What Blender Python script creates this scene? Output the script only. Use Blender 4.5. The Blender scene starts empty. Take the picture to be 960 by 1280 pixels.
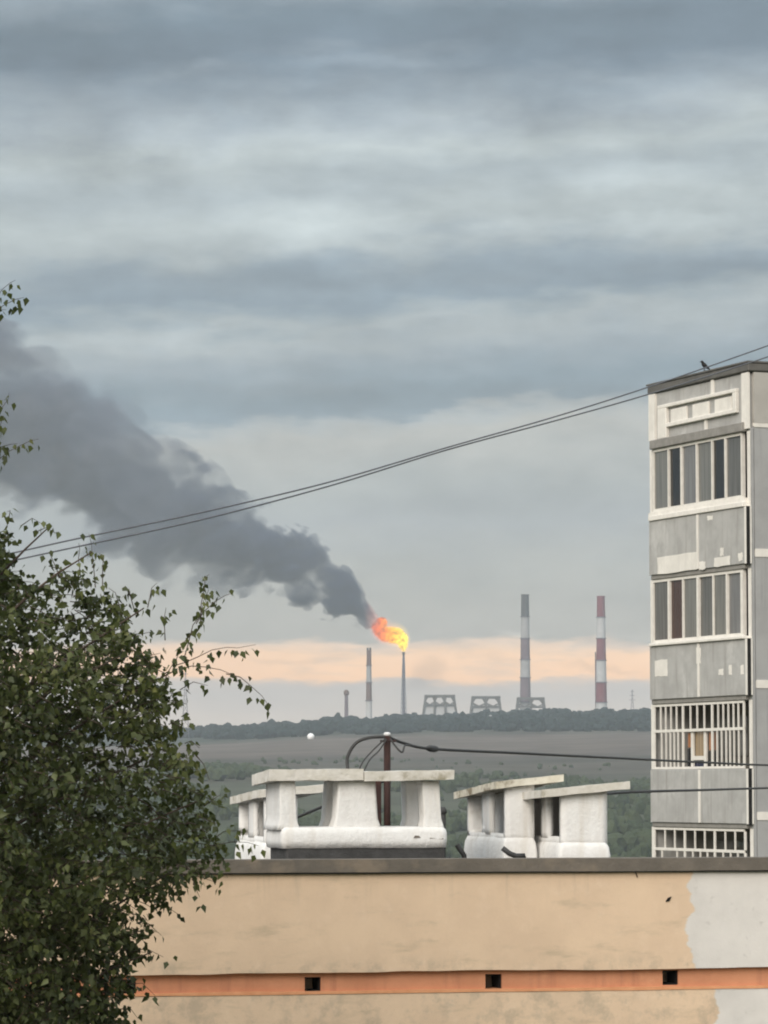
import bpy, bmesh, math, random
import numpy as np
from mathutils import Vector, Matrix, noise as mnoise

random.seed(7)
rng = np.random.default_rng(11)
R = math.radians
scene = bpy.context.scene
C = scene.collection

# ------------------------------------------------------------------ camera
E = 16.0                       # eye height above the yard
F = 4400.0                     # focal length, in pixels of the 960 x 1280 photograph
PITCH = math.atan(345.0 / F)   # the horizon lies 345 px under the middle
cam_d = bpy.data.cameras.new('camera')
cam_d.sensor_fit = 'VERTICAL'
cam_d.sensor_height = 36.0
cam_d.lens = F / 1280.0 * 36.0
cam_d.clip_start = 0.5
cam_d.clip_end = 40000.0
cam = bpy.data.objects.new('camera', cam_d)
C.objects.link(cam)
cam.location = (0, 0, E)
cam.rotation_euler = (math.pi / 2 + PITCH, 0, 0)
scene.camera = cam

# ------------------------------------------------------------------ light
scene.view_settings.view_transform = 'Standard'
scene.view_settings.look = 'None'
scene.view_settings.exposure = 1.1
scene.view_settings.gamma = 1.0
scene.cycles.filter_width = 2.0             # a slightly soft telephoto picture
scene.cycles.volume_bounces = 1
scene.cycles.volume_max_steps = 256
scene.cycles.max_bounces = 6
scene.cycles.transparent_max_bounces = 16

SUN_EL, SUN_AZ = 28.0, -152.0      # behind the camera, to the left, through thick cloud
sun_d = bpy.data.lights.new('sun', 'SUN')
sun_d.energy = 1.5
sun_d.angle = R(40)
sun_d.color = (1.0, 0.91, 0.80)
sun = bpy.data.objects.new('sun', sun_d)
C.objects.link(sun)
az, el = R(SUN_AZ), R(SUN_EL)
sdir = Vector((math.sin(az) * math.cos(el), math.cos(az) * math.cos(el), math.sin(el)))
sun.rotation_euler = sdir.to_track_quat('Z', 'Y').to_euler()
sun.location = (0, -20, 60)


def lin(r, g, b):
    f = lambda c: (c / 255.0 / 12.92) if c / 255.0 <= 0.04045 else ((c / 255.0 + 0.055) / 1.055) ** 2.4
    return (f(r), f(g), f(b), 1.0)


class NT:
    """small helper to write node trees"""
    def __init__(self, tree):
        self.t = tree
        tree.nodes.clear()

    def n(self, kind, **kw):
        nd = self.t.nodes.new(kind)
        for k, v in kw.items():
            setattr(nd, k, v)
        return nd

    def put(self, sock, v):
        if hasattr(v, 'is_output'):
            self.t.links.new(v, sock)
        elif v is not None:
            sock.default_value = v

    def math(self, op, a, b=None, c=None, clamp=False):
        nd = self.n('ShaderNodeMath', operation=op, use_clamp=clamp)
        self.put(nd.inputs[0], a)
        if b is not None:
            self.put(nd.inputs[1], b)
        if c is not None:
            self.put(nd.inputs[2], c)
        return nd.outputs[0]

    def mix(self, f, a, b, blend='MIX'):
        nd = self.n('ShaderNodeMix', data_type='RGBA', blend_type=blend)
        self.put(nd.inputs[0], f)
        self.put(nd.inputs[6], a)
        self.put(nd.inputs[7], b)
        return nd.outputs[2]

    def noise(self, vec, scale, detail=4.0, rough=0.55, dist=0.0):
        nd = self.n('ShaderNodeTexNoise')
        if vec is not None:
            self.put(nd.inputs['Vector'], vec)
        self.put(nd.inputs['Scale'], scale)
        self.put(nd.inputs['Detail'], detail)
        self.put(nd.inputs['Roughness'], rough)
        self.put(nd.inputs['Distortion'], dist)
        return nd.outputs['Fac']

    def comb(self, x, y, z):
        nd = self.n('ShaderNodeCombineXYZ')
        for i, v in enumerate((x, y, z)):
            self.put(nd.inputs[i], v)
        return nd.outputs[0]

    def sep(self, v):
        nd = self.n('ShaderNodeSeparateXYZ')
        self.put(nd.inputs[0], v)
        return nd.outputs

    def range(self, v, a, b, c=0.0, d=1.0, smooth=True):
        nd = self.n('ShaderNodeMapRange', interpolation_type='SMOOTHSTEP' if smooth else 'LINEAR')
        for i, q in enumerate((v, a, b, c, d)):
            self.put(nd.inputs[i], q)
        return nd.outputs[0]

    def ramp(self, f, stops, interp='LINEAR'):
        nd = self.n('ShaderNodeValToRGB')
        r = nd.color_ramp
        r.interpolation = interp
        while len(r.elements) < len(stops):
            r.elements.new(0.5)
        for e_, (p, c) in zip(r.elements, stops):
            e_.position = p
            e_.color = c
        self.put(nd.inputs[0], f)
        return nd.outputs[0]

    def curve(self, v, pts):
        nd = self.n('ShaderNodeFloatCurve')
        cv = nd.mapping.curves[0]
        while len(cv.points) < len(pts):
            cv.points.new(0.5, 0.5)
        for p, (x, y) in zip(cv.points, pts):
            p.location = (x, y)
            p.handle_type = 'AUTO'
        nd.mapping.update()
        self.put(nd.inputs['Value'], v)
        return nd.outputs[0]


# ------------------------------------------------------------------ sky
world = bpy.data.worlds.new('World')
scene.world = world
world.use_nodes = True
w = NT(world.node_tree)
WS = 0.1
CL = 0.50                      # cloud brightness, set against the exposure
tc = w.n('ShaderNodeTexCoord').outputs['Generated']
dx, dy, dz = w.sep(tc)[:3]
hyp = w.math('SQRT', w.math('ADD', w.math('MULTIPLY', dx, dx), w.math('MULTIPLY', dy, dy)))
elev = w.math('ARCTAN2', dz, hyp)            # radians above the horizon
azim = w.math('ARCTAN2', dx, dy)
a_ = w.math('MULTIPLY', azim, 4.4)           # thousands of pixels, as in the photograph
e_ = w.math('MULTIPLY', elev, 4.4)
# slow undulation of the cloud layers, then finer raggedness
n1 = w.noise(w.comb(w.math('MULTIPLY', a_, 0.9), w.math('MULTIPLY', e_, 2.6), 3.1), 2.6, 3.0, 0.5)
n2 = w.noise(w.comb(w.math('MULTIPLY', a_, 1.0), w.math('MULTIPLY', e_, 3.6), 7.7), 8.0, 5.0, 0.55)
up = w.range(e_, 0.10, 0.5)
amp1 = w.math('MULTIPLY_ADD', up, 0.070, 0.030)
amp2 = w.math('MULTIPLY_ADD', up, 0.055, 0.040)
ew = w.math('ADD', e_, w.math('MULTIPLY', w.math('SUBTRACT', n1, 0.5), amp1))
ew = w.math('SUBTRACT', ew, w.math('MULTIPLY', w.math('MULTIPLY', a_, up), 0.05))     # the layers dip to the left
ew = w.math('ADD', ew, w.math('MULTIPLY', w.math('SUBTRACT', n2, 0.5), amp2))
BANDS = [(0, (204, 194, 183)), (92, (203, 193, 183)), (122, (190, 184, 178)), (131, (196, 186, 177)),
         (137, (255, 210, 163)), (168, (255, 214, 170)), (179, (236, 208, 180)), (186, (170, 166, 157)),
         (225, (168, 165, 156)), (280, (163, 163, 156)), (325, (151, 155, 156)), (372, (157, 161, 159)),
         (440, (174, 174, 168)), (462, (162, 168, 169)), (474, (122, 139, 150)), (505, (122, 140, 151)),
         (550, (146, 157, 164)), (580, (164, 172, 174)), (592, (152, 163, 168)), (612, (128, 144, 156)),
         (645, (138, 152, 162)), (676, (168, 177, 179)), (710, (176, 185, 186)), (755, (162, 172, 176)),
         (795, (176, 185, 186)), (835, (158, 168, 174)), (885, (136, 149, 159)), (915, (115, 131, 144)),
         (960, (114, 131, 143)), (1000, (138, 151, 160))]
base = w.ramp(w.math('DIVIDE', ew, 1.0), [(min(1.0, p / 1000.0), lin(*c)) for p, c in BANDS])
# grey shreds of cloud drift across the light strip
shred = w.noise(w.comb(w.math('MULTIPLY', a_, 3.2), w.math('MULTIPLY', e_, 17.0), 5.5), 2.2, 5.0, 0.6)
strip = w.math('MULTIPLY', w.range(e_, .120, .150), w.range(e_, .235, .175))
side = w.range(a_, -.42, -.12, .12, 0.0)
base = w.mix(w.math('MULTIPLY', strip, w.math('ADD', w.range(shred, .5, .68, 0, .42), side)), base, lin(184, 174, 164))
# over the camera's head the same overcast goes on, softer and a little lighter
n3 = w.noise(w.comb(dx, dy, w.math('MULTIPLY', dz, 2.0)), 4.0, 5.0, 0.55)
over = w.ramp(n3, [(0.3, lin(160, 172, 180)), (0.7, lin(222, 227, 229))])
base = w.mix(w.range(e_, 0.98, 1.5), base, over)
zen = w.math('MULTIPLY_ADD', w.range(elev, .25, 1.5), 1.3, 1.0)      # an overcast sky is brightest overhead
base = w.mix(1.0, base, w.comb(zen, zen, zen), 'MULTIPLY')
# the brighter and darker heaps in this evening's cloud: azimuth, height, half sizes (thousandths), strength
hw_a = w.math('ADD', a_, w.math('MULTIPLY', w.math('SUBTRACT', w.noise(w.comb(a_, e_, 61.0), 7.0, 4.0, .55), .5), .16))
hw_e = w.math('ADD', e_, w.math('MULTIPLY', w.math('SUBTRACT', w.noise(w.comb(a_, w.math('MULTIPLY', e_, 1.6), 77.0), 9.0, 5.0, .6), .5), .075))
heap = 0.0
for (ha, he, ra, re, st_) in ((-215, 812, 150, 42, .20), (40, 815, 190, 50, .18), (-350, 775, 120, 45, -.14), (-120, 705, 190, 38, .16), (330, 765, 150, 28, .16), (260, 700, 330, 16, .10),
                              (-380, 915, 260, 50, -.16), (300, 945, 330, 45, -.12), (-70, 905, 230, 14, .10), (180, 830, 90, 40, -.08), (-330, 555, 200, 16, .08), (0, 490, 420, 26, -.14),
                              (-440, 760, 70, 30, .10), (380, 860, 200, 26, .10), (-20, 640, 300, 24, -.10), (420, 640, 160, 26, -.12), (60, 352, 200, 22, -.06), (-250, 445, 130, 24, .05), (300, 420, 200, 22, .05), (55, 140, 26, 20, -.20), (270, 152, 60, 7, -.14), (120, 168, 70, 6, -.10), (-120, 160, 90, 6, -.08), (180, 192, 34, 7, .22), (330, 188, 60, 6, .12)):
    qa = w.math('DIVIDE', w.math('SUBTRACT', hw_a, ha / 1000.0), ra / 1000.0)
    qe = w.math('DIVIDE', w.math('SUBTRACT', hw_e, he / 1000.0), re / 1000.0)
    dd_ = w.math('SQRT', w.math('ADD', w.math('MULTIPLY', qa, qa), w.math('MULTIPLY', qe, qe)))
    heap = w.math('ADD', heap, w.range(dd_, 1.2, .2, 0.0, st_ * (1.35 if he > 240 else 1.0)))
# soft light and dark masses inside each layer
n4 = w.noise(w.comb(w.math('MULTIPLY', a_, 1.0), w.math('MULTIPLY', e_, 1.7), 21.0), 6.0, 6.0, 0.62)
n5 = w.noise(w.comb(w.math('MULTIPLY', a_, 1.0), w.math('MULTIPLY', e_, 2.6), 41.0), 17.0, 6.0, 0.62)
md = w.math('MULTIPLY', w.math('SUBTRACT', n4, 0.5), 0.62)
md = w.math('ADD', md, w.math('MULTIPLY', w.math('SUBTRACT', n5, 0.5), 0.34))
md = w.math('ADD', w.math('ADD', 1.0, heap), w.math('MULTIPLY', md, w.range(e_, .12, .3, .35, 1.0)))
base = w.mix(1.0, base, w.comb(md, md, md), 'MULTIPLY')
gam = w.n('ShaderNodeGamma')                     # deeper contrast between the layers
w.put(gam.inputs['Color'], base)
gam.inputs['Gamma'].default_value = 1.22
base = w.mix(1.0, gam.outputs[0], (1.18, 1.145, 1.125, 1.0), 'MULTIPLY')
base10 = w.mix(1.0, base, (CL / WS, CL / WS, CL / WS, 1.0), 'MULTIPLY')
sky = w.n('ShaderNodeTexSky', sky_type='NISHITA', sun_disc=False)
sky.sun_elevation = el
sky.sun_rotation = az
sky.air_density = 1.0
sky.dust_density = 2.0
cover = w.mix(0.96, sky.outputs[0], base10)  # thick cloud over the clear sky
bg = w.n('ShaderNodeBackground')
w.put(bg.inputs['Color'], cover)
bg.inputs['Strength'].default_value = WS
wo = w.n('ShaderNodeOutputWorld')
w.t.links.new(bg.outputs[0], wo.inputs['Surface'])

# ------------------------------------------------------------------ geometry helpers
CP, SP = math.cos(PITCH), math.sin(PITCH)


def ray(px, py):
    x = (px - 480.0) / F
    u = (640.0 - py) / F
    return Vector((x, CP - u * SP, SP + u * CP))


def at(px, py, Y):
    d = ray(px, py)
    return Vector((0, 0, E)) + d * (Y / d.y)


class Frame:
    """a thing's own axes: base point and turn about the vertical"""
    def __init__(self, loc, rz):
        self.loc = Vector(loc)
        self.rz = rz
        self.inv = Matrix.Rotation(-rz, 3, 'Z')

    def local(self, p):
        return self.inv @ (Vector(p) - self.loc)

    def on(self, axis, val, px, py):
        """the point seen at a pixel on the plane axis = val of this frame"""
        o = self.inv @ (Vector((0, 0, E)) - self.loc)
        d = self.inv @ ray(px, py)
        return o + d * ((val - o[axis]) / d[axis])


def tag(o, label=None, cat=None, group=None, kind=None):
    if label:
        o['label'] = label
    if cat:
        o['category'] = cat
    if group:
        o['group'] = group
    if kind:
        o['kind'] = kind
    return o


def empty(name, loc, rz, label, cat, group=None):
    o = bpy.data.objects.new(name, None)
    C.objects.link(o)
    o.location = loc
    o.rotation_euler = (0, 0, rz)
    o.empty_display_size = 0.3
    return tag(o, label, cat, group)


class MB:
    """collects shapes into one mesh"""
    def __init__(self):
        self.v, self.f, self.m = [], [], []

    def add(self, vs, fs, mi=0):
        o = len(self.v)
        self.v += [tuple(p) for p in vs]
        self.f += [tuple(i + o for i in q) for q in fs]
        self.m += [mi] * len(fs)
        return self

    def box(self, x0, x1, y0, y1, z0, z1, mi=0, jit=0.0):
        vs = [Vector((x, y, z)) for z in (z0, z1) for y in (y0, y1) for x in (x0, x1)]
        if jit:
            vs = [p + Vector([random.uniform(-jit, jit) for _ in range(3)]) for p in vs]
        return self.add(vs, [(0, 2, 3, 1), (4, 5, 7, 6), (0, 1, 5, 4), (2, 6, 7, 3), (0, 4, 6, 2), (1, 3, 7, 5)], mi)

    def hexa(self, bottom, top, mi=0):
        """four bottom corners and four top corners, counter-clockwise from above"""
        return self.add(list(bottom) + list(top), [(3, 2, 1, 0), (4, 5, 6, 7)] +
                        [(i, (i + 1) % 4, 4 + (i + 1) % 4, 4 + i) for i in range(4)], mi)

    def tube(self, pts, rad, n=8, mi=0, caps=True):
        pts = [Vector(p) for p in pts]
        rads = rad if hasattr(rad, '__len__') else [rad] * len(pts)
        o = len(self.v)
        ref = None
        for i, p in enumerate(pts):
            t = (pts[min(i + 1, len(pts) - 1)] - pts[max(i - 1, 0)]).normalized()
            if ref is None:
                ref = t.orthogonal().normalized()
            a = (ref - t * ref.dot(t))
            a = a.normalized() if a.length > 1e-6 else t.orthogonal().normalized()
            ref = a
            b = t.cross(a)
            for k in range(n):
                q = 2 * math.pi * k / n
                self.v.append(tuple(p + (a * math.cos(q) + b * math.sin(q)) * rads[i]))
        for i in range(len(pts) - 1):
            for k in range(n):
                k2 = (k + 1) % n
                self.f.append((o + i * n + k, o + i * n + k2, o + (i + 1) * n + k2, o + (i + 1) * n + k))
                self.m.append(mi)
        if caps:
            self.f.append(tuple(o + k for k in reversed(range(n))))
            self.f.append(tuple(o + (len(pts) - 1) * n + k for k in range(n)))
            self.m += [mi, mi]
        return self

    def lathe(self, prof, cx=0.0, cy=0.0, n=20, mi=0):
        """profile of (radius, z) from bottom to top"""
        return self.tube_like([(Vector((cx, cy, z)), r) for r, z in prof], n, mi)

    def tube_like(self, rings, n, mi):
        o = len(self.v)
        for p, r in rings:
            for k in range(n):
                q = 2 * math.pi * k / n
                self.v.append((p.x + r * math.cos(q), p.y + r * math.sin(q), p.z))
        for i in range(len(rings) - 1):
            for k in range(n):
                k2 = (k + 1) % n
                self.f.append((o + i * n + k, o + i * n + k2, o + (i + 1) * n + k2, o + (i + 1) * n + k))
                self.m.append(mi)
        self.f.append(tuple(o + k for k in reversed(range(n))))
        self.f.append(tuple(o + (len(rings) - 1) * n + k for k in range(n)))
        self.m += [mi, mi]
        return self

    def build(self, name, mats, parent=None, smooth=False, bevel=0.0, seg=1):
        me = bpy.data.meshes.new(name)
        me.from_pydata(self.v, [], self.f)
        for m_ in (mats if isinstance(mats, (list, tuple)) else [mats]):
            me.materials.append(m_)
        me.polygons.foreach_set('material_index', self.m)
        if smooth:
            me.polygons.foreach_set('use_smooth', [True] * len(self.f))
        me.update()
        o = bpy.data.objects.new(name, me)
        C.objects.link(o)
        if parent is not None:
            o.parent = parent
        if bevel:
            b = o.modifiers.new('bevel', 'BEVEL')
            b.width = bevel
            b.segments = seg
            b.limit_method = 'ANGLE'
        return o


def bx(name, mat, parent, x0, x1, y0, y1, z0, z1, bevel=0.0):
    return MB().box(x0, x1, y0, y1, z0, z1).build(name, mat, parent, bevel=bevel)


# ------------------------------------------------------------------ materials
def material(name, c1, c2=None, scale=3.0, rough=0.85, bump=0.0, bscale=40.0, streak=None, metallic=0.0,
             c3=None, s3=1.0, t3=(0.55, 0.7), spec=0.3, detail=6.0):
    m = bpy.data.materials.new(name)
    m.use_nodes = True
    t = NT(m.node_tree)
    co = t.n('ShaderNodeTexCoord').outputs['Object']
    p = t.n('ShaderNodeBsdfPrincipled')
    col = c1
    if c2 is not None:
        f = t.range(t.noise(co, scale, detail, 0.6), 0.32, 0.68)
        col = t.mix(f, c1, c2)
    if c3 is not None:                      # larger patches of wear
        f = t.range(t.noise(co, s3, 5.0, 0.65), t3[0], t3[1])
        col = t.mix(f, col, c3)
    if streak is not None:                  # vertical runs of dirt
        x, y, z = t.sep(co)[:3]
        v = t.comb(t.math('MULTIPLY', x, 7.0), t.math('MULTIPLY', y, 7.0), t.math('MULTIPLY', z, 0.5))
        f = t.range(t.noise(v, 1.0, 4.0, 0.6), 0.5, 0.75, 0.0, 0.7)
        col = t.mix(f, col, streak)
    t.put(p.inputs['Base Color'], col)
    p.inputs['Roughness'].default_value = rough
    p.inputs['Metallic'].default_value = metallic
    p.inputs['Specular IOR Level'].default_value = spec
    if bump:
        b = t.n('ShaderNodeBump')
        b.inputs['Strength'].default_value = bump
        b.inputs['Distance'].default_value = 0.02
        t.put(b.inputs['Height'], t.noise(co, bscale, 5.0, 0.65))
        t.put(p.inputs['Normal'], b.outputs[0])
    o = t.n('ShaderNodeOutputMaterial')
    t.t.links.new(p.outputs[0], o.inputs['Surface'])
    return m


def g(v, tint=(1, 1, 1)):
    return (v * tint[0], v * tint[1], v * tint[2], 1)


WARM = (1.04, 1.0, 0.93)
M = {}
M['concrete'] = material('panel_concrete', g(.42, (1.01, 1, .97)), g(.35, (1.01, 1, .97)), 2.5, .9, .25, 25, streak=g(.26, WARM), c3=g(.48, (1.01, 1, .97)), s3=.9)
M['gable'] = material('gable_paint', (.37, .372, .372, 1), (.325, .327, .328, 1), 1.5, .9, .2, 20, streak=(.27, .275, .28, 1))
M['gable_top'] = material('gable_render', g(.42, WARM), g(.37, WARM), 1.5, .9, .2, 20)
M['white'] = material('white_paint', g(.74, WARM), g(.66, WARM), 4, .7, .1, 30, streak=g(.58, WARM))
M['white2'] = material('white_frame', g(.72, WARM), g(.64, WARM), 6, .6)
M['roofmetal'] = material('roof_flashing', g(.13, WARM), g(.10, WARM), 3, .6, .1, 20)
M['darkstrip'] = material('black_strip', g(.012), g(.02), 8, .9)
M['lintel'] = material('lintel_concrete', g(.27, WARM), g(.22, WARM), 5, .9, .2, 30)
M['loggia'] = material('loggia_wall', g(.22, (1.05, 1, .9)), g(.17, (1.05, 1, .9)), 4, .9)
M['plaster'] = material('whitewashed_plaster', g(.84, (1.0, 1, .985)), g(.77, (1.0, .99, .97)), 5, .9, .6, 22,
                        c3=g(.55, WARM), s3=2.6, t3=(.6, .8), streak=g(.66, WARM))
M['slab'] = material('slab_concrete', g(.66, WARM), g(.54, (1.05, 1, .88)), 6, .9, .5, 22, c3=g(.30, (1.1, 1, .75)), s3=3.0, t3=(.56, .72))
M['slab_old'] = material('mossy_slab_concrete', g(.60, (1.05, 1, .86)), g(.46, (1.08, 1, .8)), 7, .9, .5, 22, c3=g(.2, (1.2, 1, .7)), s3=4.0, t3=(.5, .66))
M['felt'] = material('roofing_felt', g(.05), g(.075), 6, .8, .5, 40)
M['coping'] = material('coping_concrete', (.175, .152, .128, 1), (.13, .115, .098, 1), 3, .9, .5, 25, c3=(.22, .18, .14, 1), s3=1.2)
M['orange'] = material('orange_paint', (.62, .29, .165, 1), (.55, .25, .14, 1), 3, .85, .3, 30, c3=(.66, .33, .19, 1), s3=1.5, streak=(.45, .20, .12, 1))
M['orange_lit'] = material('lit_orange_ledge', (.74, .36, .19, 1), (.66, .3, .15, 1), 6, .85, .3, 30)  # lighter orange: the light caught by the ledge is put into the colour
M['hole'] = material('vent_dark', g(.008), g(.012), 10, .95)
M['rust'] = material('rusty_pipe', (.05, .024, .02, 1), (.035, .018, .016, 1), 9, .75, .3, 60, c3=(.075, .035, .026, 1), s3=5)
M['cable'] = material('cable_rubber', g(.04), g(.055), 20, .6)
M['wire'] = material('aerial_wire', (.10, .108, .125, 1), (.13, .137, .152, 1), 4, .6)
M['porcelain'] = material('insulator_porcelain', g(.65), g(.55), 10, .35)
M['bird'] = material('bird_feathers', g(.012), g(.022), 30, .6)
M['bark'] = material('birch_bark', g(.42, (1, .97, .9)), g(.30, (1, .97, .9)), 3, .9, .5, 12, c3=g(.03), s3=5, t3=(.55, .62))
M['twig'] = material('birch_twig', (.05, .035, .028, 1), (.09, .07, .055, 1), 12, .85)


def wall_paint():
    """cream plaster with stains, repainted pale grey towards its right end behind a ragged edge"""
    m = bpy.data.materials.new('cream_plaster')
    m.use_nodes = True
    t = NT(m.node_tree)
    co = t.n('ShaderNodeTexCoord').outputs['Object']
    x, y, z = t.sep(co)[:3]
    cream = t.mix(t.range(t.noise(co, 1.3, 6, .6), .3, .7), (.75, .57, .41, 1), (.67, .505, .365, 1))
    cream = t.mix(t.range(t.noise(co, 6.0, 6, .65), .5, .75, 0, .5), cream, (.78, .61, .46, 1))
    st = t.noise(t.comb(t.math('MULTIPLY', x, .8), 0.0, t.math('MULTIPLY', z, 3.0)), 1.6, 6, .65)
    cream = t.mix(t.range(st, .52, .8, 0, .75), cream, (.42, .345, .245, 1))
    fine = t.noise(co, 45.0, 4, .7)
    drip = t.noise(t.comb(t.math('MULTIPLY', x, 5.0), 0.0, t.math('MULTIPLY', z, .5)), 1.0, 5, .65)
    dripm = t.math('MULTIPLY', t.range(drip, .52, .8, 0, .5), t.range(z, COP_B - .55, COP_B, 0, 1))
    cream = t.mix(dripm, cream, (.36, .30, .23, 1))
    low_ = t.math('MULTIPLY', t.range(z, BAND_T + .22, BAND_T + .02), t.range(t.noise(co, 3.2, 6, .7), .46, .66, 0, .55))
    cream = t.mix(low_, cream, (.40, .34, .26, 1))
    cream = t.mix(t.range(fine, .55, .75, 0, .35), cream, (.45, .35, .23, 1))
    grey = t.mix(t.range(t.noise(co, 2.2, 6, .6), .35, .7), (.70, .67, .64, 1), (.62, .595, .57, 1))
    grey = t.mix(t.range(t.noise(co, 7.0, 3, .5), .62, .75, 0, .5), grey, (.42, .40, .38, 1))
    edge = t.noise(t.comb(0.0, 0.0, z), 2.6, 5, .6)
    lo = t.range(z, GREY_Z - .02, GREY_Z + .02)
    lim = t.math('MULTIPLY_ADD', t.math('SUBTRACT', edge, .5), .55, t.math('MULTIPLY_ADD', lo, GREY_X1 - GREY_X0, GREY_X0))
    f = t.range(t.math('SUBTRACT', x, lim), -.015, .02)
    col = t.mix(f, cream, grey)
    p = t.n('ShaderNodeBsdfPrincipled')
    t.put(p.inputs['Base Color'], col)
    p.inputs['Roughness'].default_value = .92
    p.inputs['Specular IOR Level'].default_value = .2
    b = t.n('ShaderNodeBump')
    b.inputs['Strength'].default_value = .35
    b.inputs['Distance'].default_value = .02
    t.put(b.inputs['Height'], t.math('ADD', t.noise(co, 3.0, 6, .7), t.math('MULTIPLY', fine, .25)))
    t.put(p.inputs['Normal'], b.outputs[0])
    o = t.n('ShaderNodeOutputMaterial')
    t.t.links.new(p.outputs[0], o.inputs['Surface'])
    return m


def glass(name, c, rough=.05):
    m = bpy.data.materials.new(name)
    m.use_nodes = True
    t = NT(m.node_tree)
    co = t.n('ShaderNodeTexCoord').outputs['Object']
    x, y, z = t.sep(co)[:3]
    fold = t.noise(t.comb(t.math('MULTIPLY', x, 3), t.math('MULTIPLY', y, 14), t.math('MULTIPLY', z, .6)), 1.0, 3, .5)
    f = t.range(fold, .35, .65, .8, 1.1)
    p = t.n('ShaderNodeBsdfPrincipled')
    t.put(p.inputs['Base Color'], t.mix(1.0, c, t.comb(f, f, f), 'MULTIPLY'))
    p.inputs['Roughness'].default_value = rough
    p.inputs['Specular IOR Level'].default_value = .5
    o = t.n('ShaderNodeOutputMaterial')
    t.t.links.new(p.outputs[0], o.inputs['Surface'])
    return m


GLASS = {'grey': glass('curtained_pane', g(.165, (1, 1, .93))), 'mid': glass('mid_grey_pane', g(.115, (1, 1, .95))),  # these two panes differ only in their own grey
         'dark': glass('dark_pane', g(.012)), 'brown': glass('brown_curtain_pane', (.055, .028, .022, 1)),
         'light': glass('net_curtain_pane', g(.17)), 'orange': glass('orange_curtain_pane', (.34, .15, .07, 1)),
         'tan': glass('tan_curtain_pane', (.30, .22, .13, 1)), 'blue': glass('blue_cloth_pane', (.02, .025, .06, 1))}

# ------------------------------------------------------------------ ground and terrain
PROF = [(-400, 0), (0, 0), (140, 0), (320, -8), (700, -26), (1200, -31), (1600, -24), (2000, 3), (2350, 15), (2700, 30), (3000, 45),
        (3300, 57), (3650, 68), (4100, 84), (4480, 97), (4800, 97), (5300, 95), (6500, 90), (9000, 80)]
PY = np.array([p[0] for p in PROF], float)
PZ = np.array([p[1] for p in PROF], float)


def ground_z(x, y):
    z = float(np.interp(y, PY, PZ))
    if y > 700:
        k = min(1.0, (y - 700) / 1500.0)
        z += k * (mnoise.noise((x / 420.0, y / 600.0, 1.5)) * 5.0)
    if y > 2500:                     # the ridge stands lower to the left
        k = min(1.0, (y - 2500) / 1600.0)
        z -= k * 12.0 * float(np.clip((-60 - x) / 180.0, 0, 1))
        z += k * 9.0 * float(np.clip((x + 130) / 250.0, 0, 1))
    return z


def build_ground():
    ys = np.concatenate([np.linspace(-400, 150, 8), np.linspace(180, 1200, 45), np.linspace(1230, 5200, 110),
                         np.linspace(5300, 9000, 16)])
    xs = np.concatenate([np.linspace(-4500, -1300, 12), np.linspace(-1250, 1250, 90), np.linspace(1300, 4500, 12)])
    vs = [(x, y, ground_z(x, y)) for y in ys for x in xs]
    n = len(xs)
    fs = [(j * n + i, j * n + i + 1, (j + 1) * n + i + 1, (j + 1) * n + i) for j in range(len(ys) - 1) for i in range(n - 1)]
    mb = MB()
    mb.add(vs, fs)
    m = bpy.data.materials.new('fields_and_grass')
    m.use_nodes = True
    t = NT(m.node_tree)
    pos = t.n('ShaderNodeNewGeometry').outputs['Position']
    x, y, z = t.sep(pos)[:3]
    wob = t.noise(t.comb(t.math('MULTIPLY', x, .0016), t.math('MULTIPLY', y, .003), 0.0), 1.0, 4, .55)
    yy = t.math('ADD', y, t.math('MULTIPLY', t.math('SUBTRACT', wob, .5), 420.0))
    st = [(0, (.07, .085, .04)), (1000, (.05, .065, .035)), (1700, (.055, .068, .042)), (2100, (.075, .08, .055)), (2350, (.07, .075, .052)),
          (2480, (.115, .108, .08)), (2620, (.10, .10, .075)), (2750, (.135, .12, .096)), (2880, (.105, .10, .08)), (2980, (.16, .135, .115)),
          (3200, (.185, .155, .13)), (3560, (.19, .158, .135)), (3740, (.05, .06, .045)), (9000, (.05, .06, .045))]
    st = [(p, tuple(v * (.60 if 2400 < p < 3700 else .9) for v in c)) for p, c in st]
    col = t.ramp(t.math('DIVIDE', yy, 9000.0), [(p / 9000.0, c + (1,)) for p, c in st])
    tex = t.noise(t.comb(t.math('MULTIPLY', x, .012), t.math('MULTIPLY', y, .012), 0.0), 1.0, 6, .65)
    f = t.range(tex, .3, .7, .72, 1.22)
    col = t.mix(1.0, col, t.comb(f, f, f), 'MULTIPLY')
    p = t.n('ShaderNodeBsdfPrincipled')
    t.put(p.inputs['Base Color'], col)
    p.inputs['Roughness'].default_value = 1.0
    p.inputs['Specular IOR Level'].default_value = .05
    o = t.n('ShaderNodeOutputMaterial')
    t.t.links.new(p.outputs[0], o.inputs['Surface'])
    return tag(mb.build('ground', m, smooth=True), kind='structure')


build_ground()


# ------------------------------------------------------------------ haze
def build_haze():
    mb = MB().box(-4700, 4700, -600, 9300, -45, 720)
    m = bpy.data.materials.new('haze_air')
    m.use_nodes = True
    t = NT(m.node_tree)
    v = t.n('ShaderNodeVolumePrincipled')
    v.inputs['Color'].default_value = (.82, .90, .97, 1)
    v.inputs['Density'].default_value = 7.2e-5
    v.inputs['Anisotropy'].default_value = 0.0
    o = t.n('ShaderNodeOutputMaterial')
    t.t.links.new(v.outputs[0], o.inputs['Volume'])
    return tag(mb.build('haze', m), kind='stuff')


build_haze()

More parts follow.
